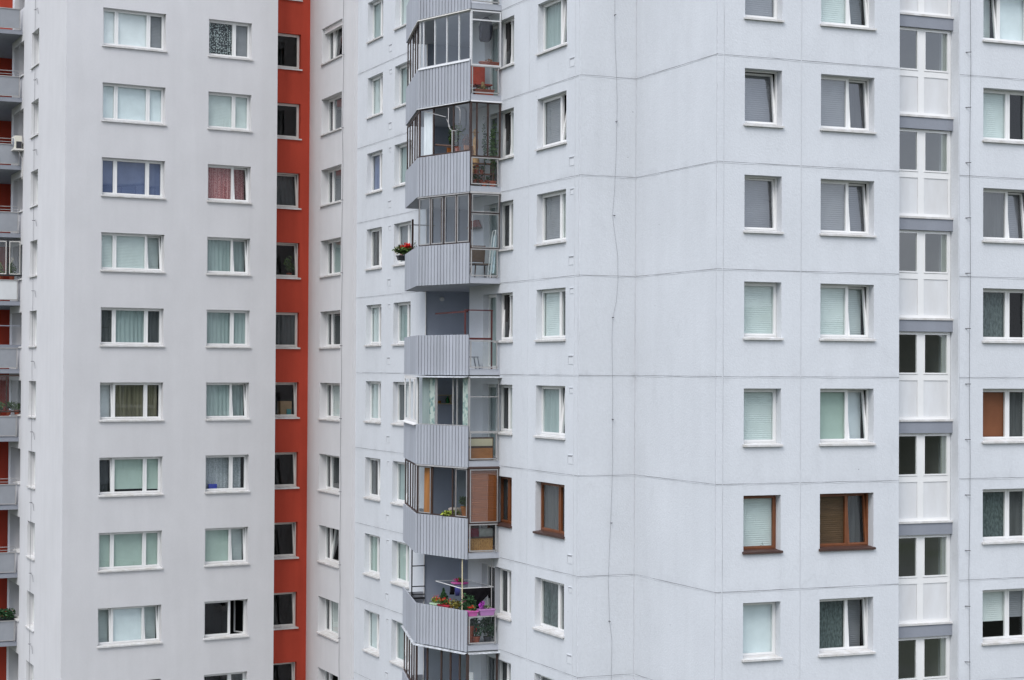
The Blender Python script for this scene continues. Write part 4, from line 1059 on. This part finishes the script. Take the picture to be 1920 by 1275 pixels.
# --- k = -2
z = zw(-2); bal, f3, f, f2 = BAL[-2]
t = empty('cabinet', f.P(1.15, -.8, z + .157), 'low dark wooden cabinet inside the dark-framed balcony under a potted plant', 'cabinet')
b = MB(); f.box(b, .70, 1.80, -1.0, -.55, z + .157, z + 1.16); b.build('carcass', M_DWOOD, t)
b = MB(); f.box(b, .66, 1.84, -1.02, -.53, z + 1.162, z + 1.19); b.build('top', M_WOOD, t)
for u in (.72, 1.26): b = MB(); f.box(b, u, u + .51, -.548, -.53, z + .2, z + 1.12); b.build('door', M_WOOD, t)
potted(f, 'potted_plant', 'orange clay pot with a dark bushy plant inside the dark-framed balcony', 1.05, -.76, z + 1.192, .17, .30, mat('orange_clay', (.34, .12, .03), .6, .3, var=.2), [('foliage', M_LEAFD, (.26, .24, .20), 260, .05, .14)])
m = MB(); f.box(m, 1.40, 1.78, -.92, -.60, z + 1.192, z + 1.42)
o = tag(m.build('cushion', mat('pale_print', (.46, .44, .40), .9, .1, col2=(.30, .24, .22), var=.2, vscale=9), None, bevel=.07, smooth=True), 'pale cushion beside the orange clay pot', 'cushion')
planter(f, 'planter', 'trough of lime-green leaves on the parapet of the balcony with orange curtains', .72, 1.30, -.24, -.09, z + 1.0, z + 1.20, M_DWOOD, [('foliage', M_LIME, (.32, .16, .12), 260, .05, .08, 0)])
sp = side_plane(6.02)
t = empty('wicker_chest', sp.P(.5, 0, z + .157), 'wicker chest behind the lower side glass under a bamboo blind', 'chest')
b = MB(); sp.box(b, .08, 1.0, -.30, .0, z + .157, z + .57); b.build('body', M_WICK, t)
b = MB(); sp.box(b, .06, 1.02, -.32, .02, z + .572, z + .62); b.build('lid', M_DWOOD, t)
cloth((sp, 0), 'towel', 'folded maroon towel over the wicker chest', [(.58, 1.02, z + .88), (.56, 1.02, z + .75), (.57, 1.01, z + .625)], M_MAROON, 'towel', .01, .05)
cloth((sp, 0), 'towel', 'folded grey towel over the wicker chest nearest the wall', [(.12, .54, z + .87), (.10, .55, z + .75), (.11, .54, z + .625)], M_GREYC, 'towel', .01, .05)

# --- k = -3, open balcony full of flowers
z = zw(-3); bal, f3, f, f2 = BAL[-3]
potted(f, 'conifer', 'small dark conifer in a pot on the flower-filled open balcony', 1.72, -.42, z + .157, .20, .42, M_TERRA, [('foliage', M_LEAFD, (.52, .52, .52), 1100, .05, .60)], 'conifer', cone=True)
planter(f, 'flower_box', 'red flower box with red blooms on the front of the flower-filled balcony', .98, 1.52, -.22, -.04, z + 1.06, z + 1.26, M_REDP, [('foliage', M_LEAF, (.28, .14, .12), 150, .04, .08, 0), ('flowers', M_FRED, (.28, .14, .10), 90, .032, .12, .05)], 'flower box')
planter(f, 'flower_box', 'pale green flower box at the left of the flower-filled balcony', 1.58, 1.92, -.22, -.04, z + 1.06, z + 1.26, M_PALEP, [('foliage', M_LIME, (.18, .14, .12), 120, .04, .07, 0), ('flowers', M_FRED, (.14, .10, .12), 25, .03, .14, -.05)], 'flower box')
potted(f, 'potted_plant', 'yellow-green potted plant between a red flower box and a conifer bush', .82, -.24, z + .9, .13, .26, M_TERRA, [('foliage', mat('leaf_yellow', (.16, .14, .025), .6, .3, island=.5), (.22, .18, .18), 220, .045, .12)])
potted(f, 'potted_plant', 'dense dark green bush at the outer corner of the flower-filled balcony', .34, -.30, z + .157, .2, .55, M_TERRA, [('foliage', M_LEAFD, (.34, .28, .40), 700, .05, .55)])
sp = side_plane(5.74)
planter(sp, 'flower_box', 'bright pink flower box on the side rail at the outer corner', .70, 1.02, -.16, .10, z + 1.04, z + 1.20, M_PINKP, [('foliage', M_LEAF, (.14, .14, .10), 90, .035, .05, 0), ('flowers', M_FRED, (.12, .12, .08), 26, .028, .10, 0)], 'flower box')
planter(sp, 'flower_box', 'lilac flower box with violet blooms on the side rail near the wall', .14, .64, -.16, .10, z + 1.04, z + 1.23, M_LILAC, [('foliage', M_LEAF, (.22, .14, .08), 80, .03, .04, 0), ('flowers', M_FVIO, (.12, .12, .14), 130, .03, .12, .14), ('pale_flowers', M_FWHT, (.2, .1, .06), 24, .02, .06, -.1)], 'flower box')
potted(FA, 'potted_plant', 'dark leafy plant with red blooms on the floor behind the flower balcony side glass', 6.05, .62, z + .157, .15, .22, M_TERRA, [('foliage', M_LEAFD, (.30, .34, .34), 620, .055, .22), ('flowers', M_FRED, (.26, .28, .2), 50, .035, .18)])
potted(FA, 'potted_plant', 'dark leafy plant on the floor nearest the wall behind the flower balcony side glass', 6.05, .22, z + .157, .14, .2, M_DARKP, [('foliage', M_LEAFD, (.28, .26, .36), 520, .055, .26)])
t = empty('laundry_rack', FA.P(7.1, .5, z + 1.84), 'white laundry rack hung level above the flower-filled balcony', 'laundry rack')
for (a, b_) in (((8.25, 1.10), (6.10, 1.08)), ((6.10, 1.08), (6.14, .0)), ((6.14, .0), (8.22, .0)), ((8.22, .0), (8.25, 1.10))):
    m = MB(); m.tube([P(*a, z + 1.85), P(*b_, z + 1.85)], .014, 6); m.build('side_bar', M_PVC, t)
for u in (6.5, 6.85, 7.2, 7.55, 7.9): m = MB(); m.tube([P(u, .0, z + 1.85), P(u, 1.08, z + 1.85)], .004, 4); m.build('line', M_STEEL, t)
for u in (6.14, 8.22): m = MB(); m.tube([P(u, .02, z + 1.85), P(u, .02, z + 2.77)], .006, 4); m.build('hanger', M_STEEL, t)
m = MB(); m.tube([f.P(.33, -.05, z + .157), f.P(.33, -.05, z + 2.77)], .018, 8); tag(m.build('pole', M_CREAMT, None), 'cream pole standing between parapet and slab above the flowers', 'pole')
m = MB(); m.tube([FA.P(6.0, .12, z + .157), FA.P(6.0, .12, z + 2.77)], .014, 8); tag(m.build('pole', M_STEEL, None), 'grey steel pole between the lilac flower box and the window', 'pole')
cloth((side_plane(6.32), 0), 'sweater', 'black sweater hanging from the white laundry rack', [(.10, .98, z + 1.84), (.08, .98, z + 1.70), (.16, .90, z + 1.56), (.28, .84, z + 1.44), (.34, .74, z + 1.30), (.40, .66, z + 1.16)], M_CLOTHK, 'sweater', .03, .04)
cloth((side_plane(6.34), .08), 'sleeve_top', 'short black sleeved top on the laundry rack nearest the wall', [(.02, .20, z + 1.83), (.0, .16, z + 1.66), (.02, .12, z + 1.50)], M_CLOTHK, 'top', .01, .03)
cloth((side_plane(7.0), 0), 'sock', 'black sock at the outer end of the laundry rack', [(.96, 1.10, z + 1.84), (.95, 1.10, z + 1.68), (.97, 1.12, z + 1.56)], M_CLOTHK, 'sock', .01, .03)
cloth((side_plane(6.8), 0), 'cloth', 'blue cloth between two black garments on the laundry rack', [(.86, 1.02, z + 1.84), (.86, 1.02, z + 1.68), (.88, 1.00, z + 1.54)], M_CLOTHB, 'cloth', .01, .03)
cloth((f.sub((.58, -.35), (.60, -.75)), 0), 'bag', 'magenta shopping bag hanging over the dark green bush', [(.06, .18, z + 1.72), (.0, .26, z + 1.60), (-.03, .32, z + 1.40), (.0, .28, z + 1.25)], M_MAG, 'bag', .02, .10)
planter(FA, 'flower_basket', 'small basket of pink, red and white flowers on top of the laundry rack', 6.85, 7.15, .56, 1.00, z + 1.866, z + 1.93, M_PINKP, [('flowers', M_MAG, (.16, .18, .08), 60, .035, .04, .1), ('foliage', M_LEAF, (.12, .12, .10), 60, .04, .06, -.05), ('red_flowers', M_FRED, (.14, .2, .07), 40, .03, .05, 0)], 'flower basket')
t = empty('balustrade', FA.P(12.2, .3, z + .157), 'black steel guard rail at the far end of the open balcony', 'guard rail')
m = MB(); m.tube([P(12.2, .46, z + .157), P(12.2, .46, z + 2.77)], .024, 6); m.build('post', M_BLACK, t)
for q, r in ((1.91, .020), (1.22, .020), (.95, .020), (.82, .035)): m = MB(); m.tube([P(12.2, .45, z + q), P(12.2, .0, z + q)], r, 6); m.build('bar', M_BLACK, t)

# --- k = -4: what shows at the picture's lower edge
z = zw(-4)
m = MB(); f = BAL[-4][2]; f.box(m, .30, .62, -.50, -.46, z + 1.0, z + 2.05)
tag(m.build('board', M_PVC, None, bevel=.006), 'white board standing inside the lowest dark-framed balcony', 'board')

# --- grey tower
z = 8.88
t = empty('air_conditioner', FL.P(8.95, .05, z), 'cream air conditioner on a bracket below the grey tower window', 'air conditioner')
b = MB(); FL.box(b, 8.62, 9.40, .06, .36, z + .04, z + .58); b.build('casing', mat('cream_metal', (.62, .60, .52), .5, .4, var=.05), t, bevel=.015)
b = MB(); c0 = FL.P(8.95, .365, z + .31); b.tube([FL.P(8.95, .362, z + .31), FL.P(8.95, .372, z + .31)], .2, 16); b.build('fan_grille', M_SLATFR, t)
b = MB(); FL.box(b, 8.60, 8.618, .08, .30, z + .06, z + .34); b.build('service_cover', M_DARKP, t)
b = MB(); FL.box(b, 8.55, 9.45, .005, .42, z - .02, z + .038); b.build('shelf_bracket', M_PVCOLD, t)
b = MB(); b.tube([FL.P(8.75, .2, z - .02), FL.P(8.75, .03, z - .35), FL.P(8.75, .03, z - 1.2)], .014, 6); b.build('hose', M_PVCOLD, t)
sl = Fac(FL.xy(9.5), FL.n, -FL.d, True)
potted(sl, 'potted_plant', 'white-flowered plant behind the black-framed balcony glazing of the grey tower', .26, -.1, 3.55, .12, .22, M_TERRA, [('foliage', M_LEAF, (.22, .2, .26), 220, .06, .22), ('flowers', M_FWHT, (.08, .08, .24), 40, .04, .52)])
potted(sl, 'potted_plant', 'yellow-green plant behind black-framed glazing at the picture edge', .72, -.1, 3.55, .12, .22, M_TERRA, [('foliage', M_LIME, (.2, .2, .26), 200, .06, .22)])
for u, lab in ((.0, 'leafy plant near the wall behind the dark brown glazing of the grey tower'), (.34, 'leafy plant in the middle of the dark brown glazing of the grey tower'), (.72, 'leafy plant at the picture edge behind the dark brown glazing')):
    potted(sl, 'potted_plant', lab, u, -.12, -2.02, .12, .2, M_TERRA, [('foliage', M_LEAF, (.2, .2, .2), 190, .055, .16)], group='plants behind the brown glazing')
planter(sl, 'flower_box', 'long dark flower box of green plants with reddish blooms on a grey tower balcony', -.05, .85, -.14, .08, -10.52, -10.36, M_DARKP, [('foliage', M_LEAFD, (.42, .30, .22), 420, .06, .14, 0), ('flowers', M_FRED, (.4, .3, .2), 25, .03, .2, 0)], 'flower box')
FGi, FQi = FG, FQ
m = MB(); FG.box(m, 2.00, 2.34, -.40, -.27, zg(-2) + zs + .03, zg(-2) + zs + .30)
tag(m.build('box', mat('blue_card', (.03, .05, .36), .6, .3, var=.3, vscale=9), None, bevel=.006), 'blue box on the window sill in front of white lace curtains', 'box')
potted(FQ, 'potted_plant', 'leafy plant behind a dark window in the red strip', -.25, -.45, zg(1) + zs + .02, .11, .2, M_TERRA, [('foliage', M_LEAF, (.2, .2, .32), 170, .06, .32)])
FQ.box(m := MB(), -.66, -.16, -.60, -.30, zg(-1) + zs + .02, zg(-1) + zs + .66)
tag(m.build('box', M_CARD, None, bevel=.008), 'brown cardboard box behind a dark window in the red strip', 'box')
FQ.box(m := MB(), -.40, -.22, -.29, -.22, zg(-1) + zs + .02, zg(-1) + zs + .34)
tag(m.build('box', mat('teal_card', (.05, .22, .22), .6, .3), None, bevel=.006), 'teal packet in front of a brown cardboard box in the red strip', 'box')
for i, (s, lab) in enumerate(((.90, 'small plant at the left of the sill behind the brown-framed pale blind'), (1.55, 'small plant at the right of the sill behind the brown-framed pale blind'))):
    potted(FD, 'sill_plant', lab, s, -.365, zw(-2) + WLO + .10, .03, .04, M_TERRA, [('foliage', M_LEAFD, (.08, .03, .06), 50, .03, .04)], group='plants behind the brown-framed blind')
